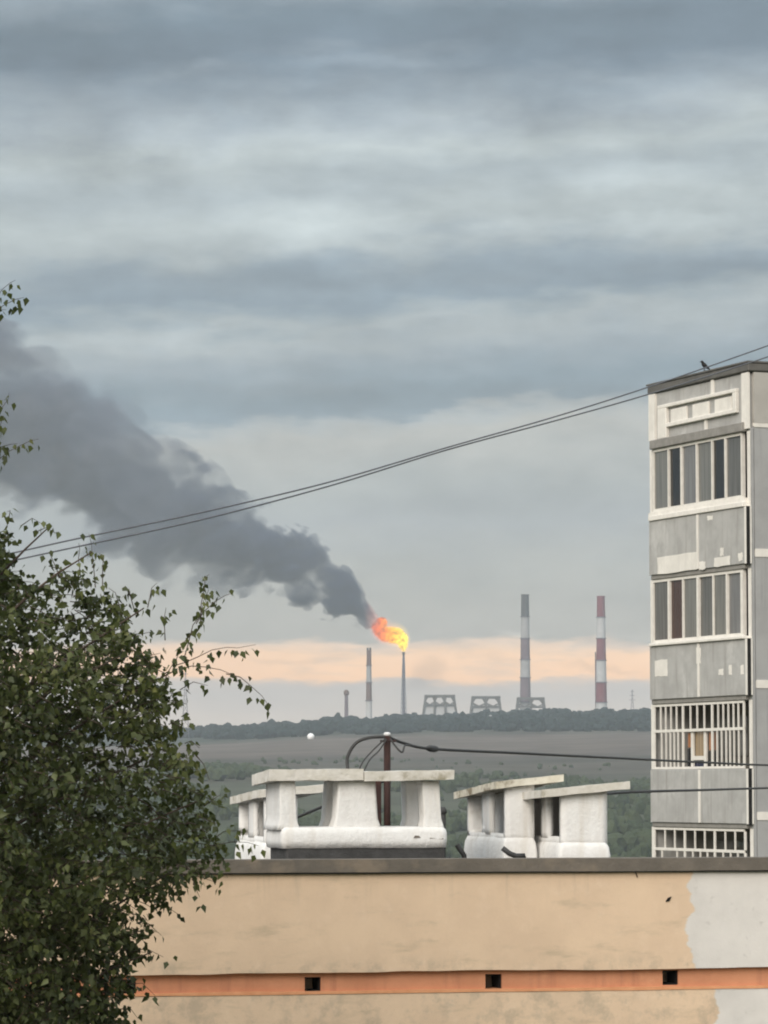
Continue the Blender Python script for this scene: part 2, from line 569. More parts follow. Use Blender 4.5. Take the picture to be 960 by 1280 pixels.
# ------------------------------------------------------------------ foreground building
FG = Frame((0, 38.0, 0), R(13))
zf = lambda px, py, y=0.0: FG.on(1, y, px, py).z
COP_T = zf(700, 1073)
COP_B = zf(700, 1089)
BAND_T = zf(560, 1214)
BAND_B = zf(560, 1241)
GREY_X1 = FG.on(1, 0, 863, 1150).x
GREY_X0 = FG.on(1, 0, 896, 1250).x
GREY_Z = BAND_B + .05
M['wall'] = wall_paint()
low = empty('low_building', FG.loc, FG.rz, 'cream plastered low building across the bottom with orange band and square vent holes', 'building')
X0, X1 = -14.0, 18.0


def wavy_wall(name, mat, y_front, y_back, z0, z1, amp0, amp1, seed, extra=None):
    """long wall slab whose lower and upper edges wander a little, as hand plastered"""
    n = int((X1 - X0) / .10)
    vs, fs = [], []
    for i in range(n + 1):
        x = X0 + (X1 - X0) * i / n
        a = amp0 * (mnoise.noise((x * .55, seed, 0)) + .5 * mnoise.noise((x * 2.3, seed, 4)))
        b = amp1 * (mnoise.noise((x * .9, seed, 9)) + .6 * mnoise.noise((x * 4.0, seed, 7)))
        vs += [(x, y_front, z0 + a), (x, y_front, z1 + b), (x, y_back, z1), (x, y_back, z0 + a)]
    for i in range(n):
        for k in range(4):
            fs.append((i * 4 + k, i * 4 + (k + 1) % 4, i * 4 + 4 + (k + 1) % 4, i * 4 + 4 + k))
    fs += [(0, 1, 2, 3), tuple(n * 4 + k for k in (3, 2, 1, 0))]
    mb = MB().add(vs, [tuple(reversed(q)) for q in fs])
    return mb.build(name, mat, low)


wavy_wall('parapet_wall', M['wall'], 0.0, .30, BAND_T, COP_B - .004, .016, 0, 1.0)
wavy_wall('facade_wall', M['wall'], .03, .40, 0.0, BAND_B, 0, .006, 2.0)
wavy_wall('band_ledge', M['orange_lit'], .022, .39, BAND_B + .002, BAND_B + .034, .006, .008, 3.0)
wavy_wall('coping', M['coping'], -.06, .42, COP_B, COP_T, .007, .006, 4.0)
wavy_wall('coping_drip', M['felt'], -.035, .29, COP_B - .016, COP_B - .003, .004, 0, 5.0)
holes = []
for px, py, hw, hh in ((391, 1231, .088, .082), (617, 1227.5, .092, .085), (838, 1222, .09, .08)):
    p = FG.on(1, .07, px, py)
    holes.append((p.x, p.z, hw, hh))
hp = holes[1][0] - holes[0][0]
for k in (1, 2, 3, 4):
    holes.append((holes[0][0] - hp * k, holes[0][1], .09, .082))
    holes.append((holes[2][0] + hp * k, holes[2][1], .09, .082))
holes = sorted(h for h in holes if X0 + .3 < h[0] < X1 - .3)
band = MB()
zb0, zb1 = BAND_B + .02, BAND_T + .03
xs = X0
for hx, hz, hw, hh in holes:
    band.box(xs, hx - hw, .07, .30, zb0, zb1)
    band.box(hx - hw, hx + hw, .07, .30, zb0, hz - hh)
    if hz + hh < zb1 - .01:
        band.box(hx - hw, hx + hw, .07, .30, hz + hh, zb1)
    xs = hx + hw
band.box(xs, X1, .07, .30, zb0, zb1)
band.build('orange_band', M['orange'], low)
for hx, hz, hw, hh in holes:
    mb = MB()
    ztop = min(hz + hh, zb1)
    e = .0
    a = [(hx - hw + e, .10, hz - hh + e), (hx + hw - e, .10, hz - hh + e), (hx + hw - e, .10, ztop - e), (hx - hw + e, .10, ztop - e)]
    # broken plaster rim round a dark duct
    s = .012
    f = [(hx - hw + s + random.uniform(0, .006), .12, hz - hh + s), (hx + hw - s, .12, hz - hh + s + random.uniform(0, .012)),
         (hx + hw - s - random.uniform(0, .015), .12, ztop - s), (hx - hw + s, .12, ztop - s - random.uniform(0, .02))]
    b = [(p[0], .55, p[2]) for p in f]
    mb.add(f + b, [(0, 4, 5, 1), (1, 5, 6, 2), (2, 6, 7, 3), (3, 7, 4, 0), (4, 7, 6, 5)])
    mb.add(a + f, [(0, 1, 5, 4), (1, 2, 6, 5), (2, 3, 7, 6), (3, 0, 4, 7)])
    mb.build('vent_opening', M['hole'], low)
# small chips and a stub of wire on the plaster
p = FG.on(1, 0, 835, 1124)
mb = MB().hexa([(p.x - .03, -.012, p.z - .025), (p.x + .012, -.012, p.z - .02), (p.x + .012, .01, p.z - .02), (p.x - .03, .01, p.z - .025)],
               [(p.x - .005, -.012, p.z + .012), (p.x + .035, -.012, p.z + .03), (p.x + .035, .01, p.z + .03), (p.x - .005, .01, p.z + .012)])
mb.build('plaster_chip', M['hole'], low)
p = FG.on(1, 0, 795, 1093)
MB().tube([(p.x - .012, -.012, p.z + .03), (p.x, -.014, p.z), (p.x + .012, -.010, p.z - .03)], .006, 6).build('wire_stub', M['rust'], low)
ROOF = COP_T - .34
bx('roof', M['felt'], low, X0 + .02, X1 - .02, .43, 9.6, ROOF - .25, ROOF)
bx('core_wall', M['wall'], low, X0 + .02, X1 - .02, .44, 9.58, 0.0, ROOF - .255)

# ------------------------------------------------------------------ roof vents
VG = 'whitewashed ventilation stacks on the flat roof'


def rough(o, amp=.006, sc=6.0, levels=2, bevel=.02):
    """hand plastered look: rounded edges and uneven faces"""
    b = o.modifiers.new('bevel', 'BEVEL')
    b.width = bevel
    b.segments = 3
    b.limit_method = 'ANGLE'
    return o


def jig(me_pts, amp, sc, seed):
    out = []
    for p in me_pts:
        q = Vector(p)
        nv = mnoise.noise_vector((q.x * sc + seed, q.y * sc, q.z * sc))
        out.append(tuple(q + nv * amp))
    return out


def lumpy_box(mb, x0, x1, y0, y1, z0, z1, amp=.006, sc=4.0, seed=0.0, flare=0.0, step=.07):
    """subdivided box with uneven faces; flare widens its foot with a rounded fillet"""
    nx, ny, nz = (max(1, int(round((b - a) / step))) for a, b in ((x0, x1), (y0, y1), (z0, z1)))
    bm = bmesh.new()
    bmesh.ops.create_cube(bm, size=1.0)
    bmesh.ops.transform(bm, matrix=Matrix.Translation((.5, .5, .5)), verts=bm.verts)
    for ax, n in ((0, nx), (1, ny), (2, nz)):
        for i in range(1, n):
            co = Vector((0, 0, 0))
            co[ax] = i / n
            no = Vector((0, 0, 0))
            no[ax] = 1
            bmesh.ops.bisect_plane(bm, geom=bm.verts[:] + bm.edges[:] + bm.faces[:], plane_co=co, plane_no=no)
    bm.verts.ensure_lookup_table()
    vs = []
    for v in bm.verts:
        p = Vector((x0 + (x1 - x0) * v.co.x, y0 + (y1 - y0) * v.co.y, z0 + (z1 - z0) * v.co.z))
        nv = mnoise.noise_vector((p.x * sc + seed, p.y * sc, p.z * sc)) + .4 * mnoise.noise_vector((p.x * sc * 3 + seed, p.y * sc * 3, p.z * sc * 3))
        vs.append(tuple(p + nv * amp))
    bm.verts.index_update()
    fs = [tuple(v.index for v in f.verts) for f in bm.faces]
    bm.free()
    mb.add(vs, fs)
    return mb


def plaster_base(x0, x1, y0, y1, z0, z1, seed):
    """rounded plaster plinth"""
    mb = MB()
    h = z1 - z0
    n = 28
    prof = [(0.0, 0.0), (.008, .35), (.006, .7), (-.006, .88), (-.028, .97), (-.075, 1.0)]
    loops = []
    for off, k in prof:
        lp = []
        xa, xb, ya, yb = x0 - off, x1 + off, y0 - off, y1 + off
        per = [(xa, ya), (xb, ya), (xb, yb), (xa, yb)]
        for s in range(4):
            a, b = per[s], per[(s + 1) % 4]
            for i in range(n):
                q = i / n
                p = Vector((a[0] + (b[0] - a[0]) * q, a[1] + (b[1] - a[1]) * q, z0 + h * k))
                c = Vector(((xa + xb) / 2, (ya + yb) / 2, p.z))
                corner = min(q, 1 - q)
                p += (c - p).normalized() * max(0, .022 - corner * .5)
                nv = mnoise.noise_vector((p.x * 3.5 + seed, p.y * 3.5, p.z * 3.5))
                p += nv * .011
                lp.append(tuple(p))
        loops.append(lp)
    m_ = 4 * n
    vs = [p for lp in loops for p in lp]
    fs = [(j * m_ + i, j * m_ + (i + 1) % m_, (j + 1) * m_ + (i + 1) % m_, (j + 1) * m_ + i) for j in range(len(prof) - 1) for i in range(m_)]
    fs += [tuple(reversed(range(m_))), tuple((len(prof) - 1) * m_ + i for i in range(m_))]
    mb.add(vs, fs)
    return mb


def sloped_slab(x0, x1, y0, y1, z0, z1, thick, seed, amp=.006, step=.06):
    """cover slab rising from z0 at its left to z1 at its right, edges chipped"""
    mb = MB()
    lumpy_box(mb, x0, x1, y0, y1, 0, thick, amp, 5.0, seed, step=step)
    mb.v = [(x, y, z + z0 + (z1 - z0) * (x - x0) / (x1 - x0)) for x, y, z in mb.v]
    return mb


def vent_side(px_l, px_c, px_r, depth_y, y_len, py_base, py_open_b, slab_l, slab_r, slab_pts, label, slab_mat, thick, seed, back=.05):
    """stack with two openings on its narrow left side, a solid front and one tilted cover slab.
    px_l: back corner of the left side, px_c: near corner, px_r: right end of the front"""
    pc = FG.on(1, depth_y, px_c, py_base)
    zt = lambda py: FG.on(1, depth_y, px_c, py).z
    x_r = FG.on(1, depth_y, px_r, py_base).x
    fr = Frame(FG.loc + Matrix.Rotation(FG.rz, 3, 'Z') @ Vector((pc.x, depth_y, ROOF)), FG.rz)
    root = empty('roof_vent', fr.loc, fr.rz, label, 'roof vent', VG)
    W = x_r - pc.x
    zl = lambda px, py, y=0.0: fr.on(1, y, px, py).z
    zbase = zl(px_c, py_base)
    zob = zl(px_c, py_open_b)
    sl, sr = fr.on(1, -.09, *slab_l), fr.on(1, -.09, *slab_r)
    slope = (sr.z - sl.z) / (sr.x - sl.x)
    under = lambda x: sl.z + slope * (x - sl.x) - .004
    plaster_base(-.035, W + .025, -.04, y_len + .04, .0, zbase, seed).build('plinth', M['plaster'], root, smooth=True)
    # shaft: solid front half-box, openings in the left side
    t, ts = .09, .05
    body = MB()
    lumpy_box(body, .0, W, .0, t, zbase - .04, under(0), .005, 4, seed)
    lumpy_box(body, W - t, W, t, y_len, zbase - .04, under(0) - .01, .005, 4, seed + 3)
    lumpy_box(body, 0, W - t, y_len - t, y_len - .002, zbase - .04, under(0), .005, 4, seed + 5)
    lumpy_box(body, .002, ts, t, y_len - t, zbase - .04, zob, .005, 4, seed + 7)
    body.v = [(x, y, z + (under(x) - under(0) - back * max(0, y) if z > zob + .05 else 0)) for x, y, z in body.v]
    body.build('shaft_wall', M['plaster'], root, smooth=True, bevel=0)
    pil = MB()
    lumpy_box(pil, .0, ts + .01, y_len * .39, y_len * .61, zob - .02, under(0), .005, 4, seed + 11)
    pil.v = [(x, y, z - (back * y if z > zob + .1 else 0)) for x, y, z in pil.v]
    pil.build('pillar', M['plaster'], root, smooth=True)
    # dark duct floor inside
    bx('duct', M['felt'], root, t + .01, W - t - .01, t + .01, y_len - t - .01, zob - .3, zob - .03)
    for (xa, xb, pieces) in slab_pts:
        sb = sloped_slab(xa(sl, sr), xb(sl, sr), -.09, y_len + .12, under(xa(sl, sr)) + .004, under(xb(sl, sr)) + .004, thick, seed + 20)
        sb.v = [(x, y, z - back * max(0, y)) for x, y, z in sb.v]
        sb.build('cover_slab', slab_mat, root)
    return root, fr


whole = [(lambda l, r: l.x, lambda l, r: r.x, 1)]
# behind on the left, partly covered by the big stack
vent_side(287, 331, 372, 3.0, 1.65, 1052, 1046, (324, 997), (409, 990), whole,
          'white vent stack half hidden behind the large double stack and the birch leaves', M['slab'], .09, 31.0, .05)
vent_side(580, 632, 668, 1.7, 1.75, 1046, 1042, (620, 986), (705, 977), whole,
          'white vent stack with mossy tilted slab, left of and behind the rightmost stack', M['slab_old'], .08, 47.0, .065)
vent_side(662, 702, 759, .95, 1.42, 1052, 1046, (678, 997), (788, 986), whole,
          'rightmost white vent stack with solid front and tilted pale slab', M['slab'], .085, 63.0, .035)


def big_vent():
    yd = 1.1
    o = FG.on(1, yd, 338, 1073)
    fr = Frame(FG.loc + Matrix.Rotation(FG.rz, 3, 'Z') @ Vector((o.x, yd, ROOF)), FG.rz)
    root = empty('roof_vent', fr.loc, fr.rz, 'large white double vent stack with two open bays under flat cover slabs', 'roof vent', VG)
    X = lambda px, y=0.0: fr.on(1, y, px, 1000).x
    Z = lambda py, y=0.0: fr.on(1, y, 440, py).z
    D = .82
    xr = X(553)
    zs = Z(976)
    zo = Z(1034)
    MB().box(X(357), X(556), -.05, D + .05, 0, Z(1058)).build('felt_upstand', M['felt'], root, bevel=.02)
    plaster_base(X(352), X(557), -.06, D + .08, Z(1060), zo + .004, 5.0).build('plinth', M['plaster'], root, smooth=True)
    t = .12

    def pier(a0, a1, b0, b1, y0, y1, seed):
        """pier from the plinth to the slab; a = feet, b = heads"""
        mb = MB()
        lumpy_box(mb, 0, 1, y0, y1, zo - .03, zs, .006, 4, seed, step=.06)
        vs = []
        for x, y, z in mb.v:
            k = (z - zo) / (zs - zo)
            kk = max(0.0, min(1.0, k))
            fl = .035 * max(0, 1 - kk / .22) ** 2       # plaster fillet at the foot
            l = a0 + (b0 - a0) * kk - fl
            r = a1 + (b1 - a1) * kk + fl
            vs.append((l + (r - l) * x, y, z))
        mb.v = vs
        return mb
    pier(X(351), X(371), X(350), X(369), 0, D, 1).build('pier', M['plaster'], root, smooth=True)
    pier(X(420), X(473), X(424), X(469), 0, .30, 2).build('pier', M['plaster'], root, smooth=True)
    pier(X(532), X(552), X(528), X(549), 0, .30, 3).build('pier', M['plaster'], root, smooth=True)
    pier(X(420), X(468), X(424), X(466), D - .25, D, 5).build('pier', M['plaster'], root, smooth=True)
    pier(X(524), X(552), X(522), X(549), D - .25, D, 6).build('pier', M['plaster'], root, smooth=True)
    zt = Z(975.5)
    sl = sloped_slab(X(335), X(452), -.10, D + .12, zs + .002, zs + .006, Z(962) - zs, 71, .007)
    x35 = X(335)
    sl.v = [(x, y, z - .055 * max(0, 1 - (x - x35) / .45) * max(0, y + .1) / 1.0) for x, y, z in sl.v]   # its back left corner sags
    sl.build('cover_slab', M['slab'], root)
    sloped_slab(X(453), X(565), -.12, D + .10, zs - .004, zs + .014, Z(964) - zs, 83, .007).build('cover_slab', M['slab'], root)
    for px, py in ((521, 1046), (541, 1047), (550, 1048)):     # cracked lumps in the plinth render
        p = fr.on(1, -.05, px, py)
        MB().hexa([(p.x - .04, p.y - .022, p.z - .012), (p.x + .04, p.y - .022, p.z - .008), (p.x + .04, p.y + .03, p.z - .008), (p.x - .04, p.y + .03, p.z - .012)],
                  [(p.x - .025, p.y - .016, p.z + .015), (p.x + .02, p.y - .016, p.z + .012), (p.x + .02, p.y + .03, p.z + .012), (p.x - .025, p.y + .03, p.z + .015)]).build('plaster_crack', M['coping'], root)
    return root


big_vent()

# pipes and stubs on the roof
p0 = FG.on(1, 1.0, 628, 1059)
fr = Frame(FG.loc + Matrix.Rotation(FG.rz, 3, 'Z') @ Vector((p0.x, 1.0, ROOF)), FG.rz)
Q = lambda px, py, y=0.0: fr.on(1, y, px, py)
rt = empty('pipe_stub', fr.loc, fr.rz, 'black bent pipe lying on the roof between the two right vent stacks', 'pipe')
MB().tube([Q(628, 1060, -.18), Q(637, 1067, -.2), Q(645, 1070, -.22), Q(656, 1070, -.22)], .03, 8).build('bent_tube', M['cable'], rt, smooth=True)
MB().tube([Q(655, 1070, -.22), Q(655, 1070, -.22) - Vector((0, 0, Q(655, 1070, -.22).z))], .022, 8).build('foot', M['cable'], rt, smooth=True)
a = FG.on(1, 1.5, 570, 1055)
fr2 = Frame(FG.loc + Matrix.Rotation(FG.rz, 3, 'Z') @ Vector((a.x, 1.5, ROOF)), FG.rz)
Q2 = lambda px, py, y=0.0: fr2.on(1, y, px, py)
rt = empty('pipe_stub', fr2.loc, fr2.rz, 'short black leaning pipe stub just left of the mossy slab vent stack', 'pipe')
MB().tube([Q2(571, 1056), Q2(580, 1069), Vector((Q2(580, 1069).x + .03, 0, 0))], .03, 8).build('leaning_tube', M['cable'], rt, smooth=True)
MB().lathe([(.06, 0), (.055, .02), (.035, .05)], Q2(580, 1069).x + .03, 0).build('collar', M['felt'], rt, smooth=True)
a = FG.on(1, 3.4, 553, 1040)
fr3 = Frame(FG.loc + Matrix.Rotation(FG.rz, 3, 'Z') @ Vector((a.x, 3.4, ROOF)), FG.rz)
rt = empty('drain_vent_pipe', fr3.loc, fr3.rz, 'dark upright vent pipe just right of the large double stack', 'pipe')
zt = fr3.on(1, 0, 553, 1014).z
MB().tube([(0, 0, 0), (0, 0, zt)], .04, 10).build('tube', M['felt'], rt, smooth=True)
MB().lathe([(.05, zt - .03), (.055, zt + .01), (.03, zt + .05)], n=12).build('cap', M['felt'], rt, smooth=True)

# ------------------------------------------------------------------ steel pole with its cables
YP = 3.3
a = FG.on(1, YP, 484, 1040)
frp = Frame(FG.loc + Matrix.Rotation(FG.rz, 3, 'Z') @ Vector((a.x, YP, ROOF)), FG.rz)
P = lambda px, py, y=0.0: frp.on(1, y, px, py)
pole = empty('cable_pole', frp.loc, frp.rz, 'rusty brown steel pole behind the double vent stack, holding cables', 'pole')
zt = P(485, 920).z
MB().tube([(0, 0, 0), (0, 0, zt)], .040, 12).build('tube', M['rust'], pole, smooth=True)
MB().box(-.30 + .02, -.08, -.04, .04, 0, P(478, 976).z).build('angle_brace', M['rust'], pole)
MB().lathe([(.03, zt), (.045, zt + .01), (.04, zt + .035), (.02, zt + .045)], n=14).build('insulator', M['porcelain'], pole, smooth=True)
MB().tube([(-.09, -.03, zt - .06), (.10, -.03, zt - .06)], .012, 6).build('cross_bolt', M['rust'], pole)


def cable(name, pts, rad, mat, label, cat='cable', n=6, sub=10, group=None):
    """smooth cable through world points"""
    pts = [Vector(p) for p in pts]
    out = []
    for i in range(len(pts) - 1):
        p0 = pts[max(i - 1, 0)]
        p1, p2 = pts[i], pts[i + 1]
        p3 = pts[min(i + 2, len(pts) - 1)]
        for k in range(sub):
            t = k / sub
            out.append(.5 * ((2 * p1) + (p2 - p0) * t + (2 * p0 - 5 * p1 + 4 * p2 - p3) * t * t + (3 * p1 - p0 - 3 * p2 + p3) * t ** 3))
    out.append(pts[-1])
    base = out[0].copy()
    mb = MB().tube([q - base for q in out], rad, n)
    o = mb.build(name, mat, smooth=True)
    o.location = base
    return tag(o, label, cat, group)


Yp = frp.loc.y
W = lambda px, py, d=0.0: at(px, py, Yp + d)
cable('cable', [W(481, 921, -.08), W(462, 922, -.1), W(446, 928, -.1), W(436, 942, -.1), W(434, 955, -.12), W(438, 975, -.2), W(446, 1000, -.3)],
      .020, M['cable'], 'black cable looping left from the pole top down behind the slab')
cable('cable', [W(482, 923, -.1), W(466, 938, -.12), W(452, 955, -.2), W(446, 975, -.3)], .009, M['cable'],
      'thin cable running straight down left from the pole, inside the big loop', sub=6)
cable('cable', [W(483, 924, -.12), W(474, 938, -.16), W(462, 950, -.25), W(452, 970, -.4)], .009, M['cable'],
      'thin sagging cable next to the pole, nearest on its left', sub=6)
cable('cable', [W(488, 924, -.06), W(497, 936, -.1), W(503, 940, -.1), (W(506, 932, 0)), W(512, 932, .2)], .011, M['cable'],
      'short cable curl hanging just right of the pole top', sub=6)
cable('cable', [W(487, 922, .02), at(505, 929, 42), at(540, 936, 43.5), at(640, 941, 48), at(760, 947, 54), at(880, 953, 62), at(990, 957, 70), at(1200, 958, 84)],
      .020, M['cable'], 'thick black cable from the pole across to the apartment block grille')
cable('cable', [at(742, 994, 41.5), at(790, 990, 44), at(880, 987.5, 52), at(960, 985, 60), at(1200, 978, 80)], .018, M['cable'],
      'black cable from behind the rightmost vent stack to the apartment block')
cable('cable', [at(368, 1023, 43.8), at(392, 1013, 43.2), at(416, 1003, 42.7), at(445, 992, 42.2), at(482, 975, Yp + .05)], .018, M['cable'],
      'black cable slanting up behind the left bay of the double stack')



# joint sleeve on the thick cable
s0, s1 = at(533, 935.2, 43.2), at(548, 936.6, 43.9)
o = MB().tube([Vector((0, 0, 0)), (s1 - s0) * .3, (s1 - s0) * .7, s1 - s0], [.02, .042, .042, .02], 10).build('cable_sleeve', M['cable'], smooth=True)
o.location = s0
tag(o, 'dark joint sleeve on the thick cable right of the pole', 'cable joint')

wg = 'pair of aerial wires rising to the right'
cable('aerial_wire', [at(-60, 709, 60), at(75, 678, 60.5), at(250, 641, 62), at(410, 603, 64), at(560, 559, 66), at(690, 522, 67.5), at(810, 484, 69), at(960, 432, 70.5), at(1200, 345, 73)],
      .0145, M['wire'], 'upper aerial wire of the pair, passing over the apartment roof corner', 'wire', group=wg)
cable('aerial_wire', [at(-60, 717, 60), at(75, 688, 60.5), at(250, 650, 62), at(410, 608, 64), at(560, 562, 66), at(690, 527, 67.5), at(810, 493, 69), at(960, 446, 70.5), at(1200, 366, 73)],
      .0145, M['wire'], 'lower aerial wire of the pair, crossing the top of the apartment facade', 'wire', group=wg)

# ------------------------------------------------------------------ apartment block
AP = Frame((7.737, 74.0, 0), R(22))
apt = empty('apartment_block', AP.loc, AP.rz, 'grey concrete panel apartment block with white framed loggias at right', 'building')
ua = lambda px, py, n=0.0: AP.on(0, -n, px, py).y
za = lambda px, py, n=0.0: AP.on(0, -n, px, py).z
UF = 4.72
TOP = za(938, 452)
H = 2.755
bx('wall', M['concrete'], apt, 1.1, 14, .05, UF, 0, TOP - .25)
bx('pier_wall', M['concrete'], apt, .02, 1.1, .05, .17, 0, TOP - .25)
bx('pier_wall', M['concrete'], apt, .02, 1.1, UF - .12, UF, 0, TOP - .25)
# roof edge
rf = MB().box(-.07, 14.1, -.07, UF + .03, TOP - .20, TOP - .02).build('roof', M['roofmetal'], apt, bevel=.02)
MB().box(-.09, 14.1, -.09, UF + .05, TOP - .02, TOP + .015).build('roof_flashing', M['roofmetal'], rf)
# attic wall over the top loggia
Z1T = za(930, 540)
bx('attic_panel', M['concrete'], apt, 0, 1.1, .17, 2.05, Z1T + .2, TOP - .22)
bx('attic_panel', M['concrete'], apt, 0, 1.1, 2.07, UF - .12, Z1T + .2, TOP - .22)
bx('corner_pilaster', M['white'], apt, -.05, 0, -.002, .30, Z1T + .05, TOP - .22)
bx('corner_pilaster', M['white'], apt, -.05, 0, UF - .30, UF + .01, Z1T + .21, TOP - .22)
bx('lintel', M['lintel'], apt, -.12, 1.1, .17, UF - .16, Z1T, Z1T + .20, .015)


def face_quad(name, mat, pts, n0, n1, parent=apt):
    """raised piece on the loggia face, outlined by photo points from bottom left round to top left"""
    c = [(ua(px, py, n1), za(px, py, n1)) for px, py in pts]
    vs = [(-n0, u, z) for u, z in c] + [(-n1, u, z) for u, z in c]
    k = len(c)
    fs = [tuple(range(k)), tuple(reversed(range(k, 2 * k)))] + [(i, k + i, k + (i + 1) % k, (i + 1) % k) for i in range(k)]
    return MB().add(vs, fs).build(name, mat, parent)


zx = lambda x: 780 + x * .1875
zy = lambda y: 420 + y * .1875


def relief(name, x0, x1, yl0, yl1, n1, mat='white'):
    """box on the attic face given by zoomed left/right x and top/bottom y at mid height"""
    xm = (x0 + x1) / 2
    return bx(name, M[mat], apt, -n1, 0, ua(zx(x1), zy((yl0 + yl1) / 2)), ua(zx(x0), zy((yl0 + yl1) / 2)), za(zx(xm), zy(yl1)), za(zx(xm), zy(yl0)))


zrt, zrb = za(zx(506), zy(408)), za(zx(506), zy(432))       # relief frame top bar at its middle
ul, ur = ua(zx(245), zy(470)), ua(zx(768), zy(420))
bx('relief_frame', M['white'], apt, -.09, 0, ur, ul, zrb, zrt, .01)
bx('relief_frame', M['white'], apt, -.088, 0, ur, ur + .16, zrb - .38, zrb, .01)
bx('relief_frame', M['white'], apt, -.085, 0, ur, ul - .30, zrb - .44, zrb - .35, .01)
bx('relief_frame', M['white'], apt, -.088, 0, ul - .42, ul, max(zrb - 1.02, Z1T + .205), zrb, .01)
wspan = ul - .42 - ur - .16
for k in range(3):
    a0 = ur + .22 + k * wspan / 3
    bx('relief_block', M['white'], apt, -.05, 0, a0 + .06, a0 + wspan / 3 - .22, zrb - .355, zrb - .06, .01)
bx('relief_stem', M['white'], apt, -.03, 0, 1.62, 1.74, zrt - .02, zrt + .55)
bx('relief_stem', M['white'], apt, -.03, 0, 1.95, 2.06, zrb - .72, zrb - .44)

# storey levels: parapet bands measured at the near edge
PAR = [(za(934, 634), za(934, 705)), (za(934, 799), za(934, 869)), (za(936, 961), za(936, 1030))]
while PAR[-1][1] > 3:
    PAR.append((PAR[-1][0] - H, PAR[-1][1] - H))
MID = ua(873, 670, .10)
for i, (pt, pb) in enumerate(PAR):
    bx('parapet_panel', M['concrete'], apt, -.12, .02, .06, MID - .05, pb, pt, .012)
    bx('parapet_panel', M['concrete'], apt, -.12, .02, MID + .05, UF - .20, pb, pt, .012)
    bx('panel_joint', M['white'], apt, -.128, .01, MID - .048, MID + .048, pb + .01, pt - .01)
    bx('parapet_edge', M['white'], apt, -.13, .02, -.03, .058, pb, pt)
    bx('parapet_edge', M['concrete'], apt, -.121, .02, UF - .198, UF - .13, pb, pt)
    bx('end_strip', M['darkstrip'], apt, -.128, -.045, -.035, -.031, pb - .02, pt + .01)  # black strip on the near end of the parapet
    bx('loggia_slab', M['lintel'], apt, -.08, 1.1, .17, UF - .12, pb - .10, pb - .003, .01)
    bx('loggia_floor', M['lintel'], apt, .021, 1.1, .17, UF - .12, pb, pb + .12)

# white paint patches on the parapets
PQ = lambda x, y: (780 + x * .1875, 640 + y * .1875)


def patch(x0, y0, x1, y1, n=.125, hh=None, name='paint_patch'):
    """patch on a parapet from zoomed corner points (lower right height taken at its middle)"""
    ym = (y0 + y1) / 2
    zt, zb = za(*PQ((x0 + x1) / 2, y0), n), za(*PQ((x0 + x1) / 2, y1), n)
    u0, u1 = ua(*PQ(x1, ym), n), ua(*PQ(x0, ym), n)
    ring = []
    for (a, b) in (((u0, zb), (u1, zb)), ((u1, zb), (u1, zt)), ((u1, zt), (u0, zt)), ((u0, zt), (u0, zb))):
        for k in range(4):
            q = k / 4
            ring.append((a[0] + (b[0] - a[0]) * q + random.uniform(-.014, .014), a[1] + (b[1] - a[1]) * q + random.uniform(-.014, .014)))
    k = len(ring)
    vs = [(-n, u, z) for u, z in ring] + [(-.119, u, z) for u, z in ring]
    fs = [tuple(reversed(range(k))), tuple(range(k, 2 * k))] + [(i, (i + 1) % k, k + (i + 1) % k, k + i) for i in range(k)]
    return MB().add(vs, fs).build(name, M['white'], apt)


patch(222, 285, 482, 400)
patch(500, 330, 540, 384, .1262)
patch(600, 296, 704, 360)
patch(640, 240, 662, 292, .1255)
patch(762, 272, 790, 325)
patch(555, 25, 590, 55)
patch(205, 985, 288, 1096)
patch(482, 905, 508, 1010, .130)
patch(630, 1045, 660, 1088)
patch(697, 1022, 717, 1085)
patch(777, 1020, 797, 1080)


def glazing(zs, zt, mull, kinds, depth=-.03):
    """mull: list of (photo x, half width in px); panes between them"""
    ym = 985 - (0.5 * (zs + zt) - E) * F / 75
    us = [(ua(px, ym), hw * .62 * 75 / F / .46) for px, hw in mull]
    win = MB()
    lo, hi = us[-1][0] - us[-1][1], us[0][0] + us[0][1]
    fr = MB().box(-.05, .03, lo, hi, zt - .06, zt)
    fr.box(-.05, .03, lo, hi, zs, zs + .07)
    frame = fr.build('window', M['white2'], apt)
    for u, hw in us:
        bx('mullion', M['white2'], frame, -.056, .032, u - hw, u + hw, zs + .07, zt - .06)
    for k, kd in enumerate(kinds):
        a0, a1 = us[k + 1][0] + us[k + 1][1], us[k][0] - us[k][1]
        off = .012 if k % 2 else .0
        tl, tt = random.uniform(-.007, .007), random.uniform(-.006, .006)     # no two sashes hang quite true
        q = [(-.018 + off + tl, a0), (-.008 + off + tl, a0), (-.008 + off - tl, a1), (-.018 + off - tl, a1)]
        MB().hexa([(x_, y_, zs + .07) for x_, y_ in q], [(x_ + tt, y_, zt - .06) for x_, y_ in q]).build('pane', GLASS[kd], frame)
    return frame


# top storey
glazing(PAR[0][0] + .20, Z1T - .005, [(819, .9), (837.7, .9), (854, 1.5), (873, .9), (892.5, 1.1), (909, 1.1), (929.5, 1.0)],
        ['grey', 'dark', 'light', 'grey', 'dark', 'mid'])
bx('window_sill', M['white'], apt, -.16, .02, .08, UF - .16, PAR[0][0] + .004, PAR[0][0] + .11, .01)
bx('sill_board', M['white'], apt, -.09, .02, .12, UF - .04, PAR[0][0] + .113, PAR[0][0] + .197)
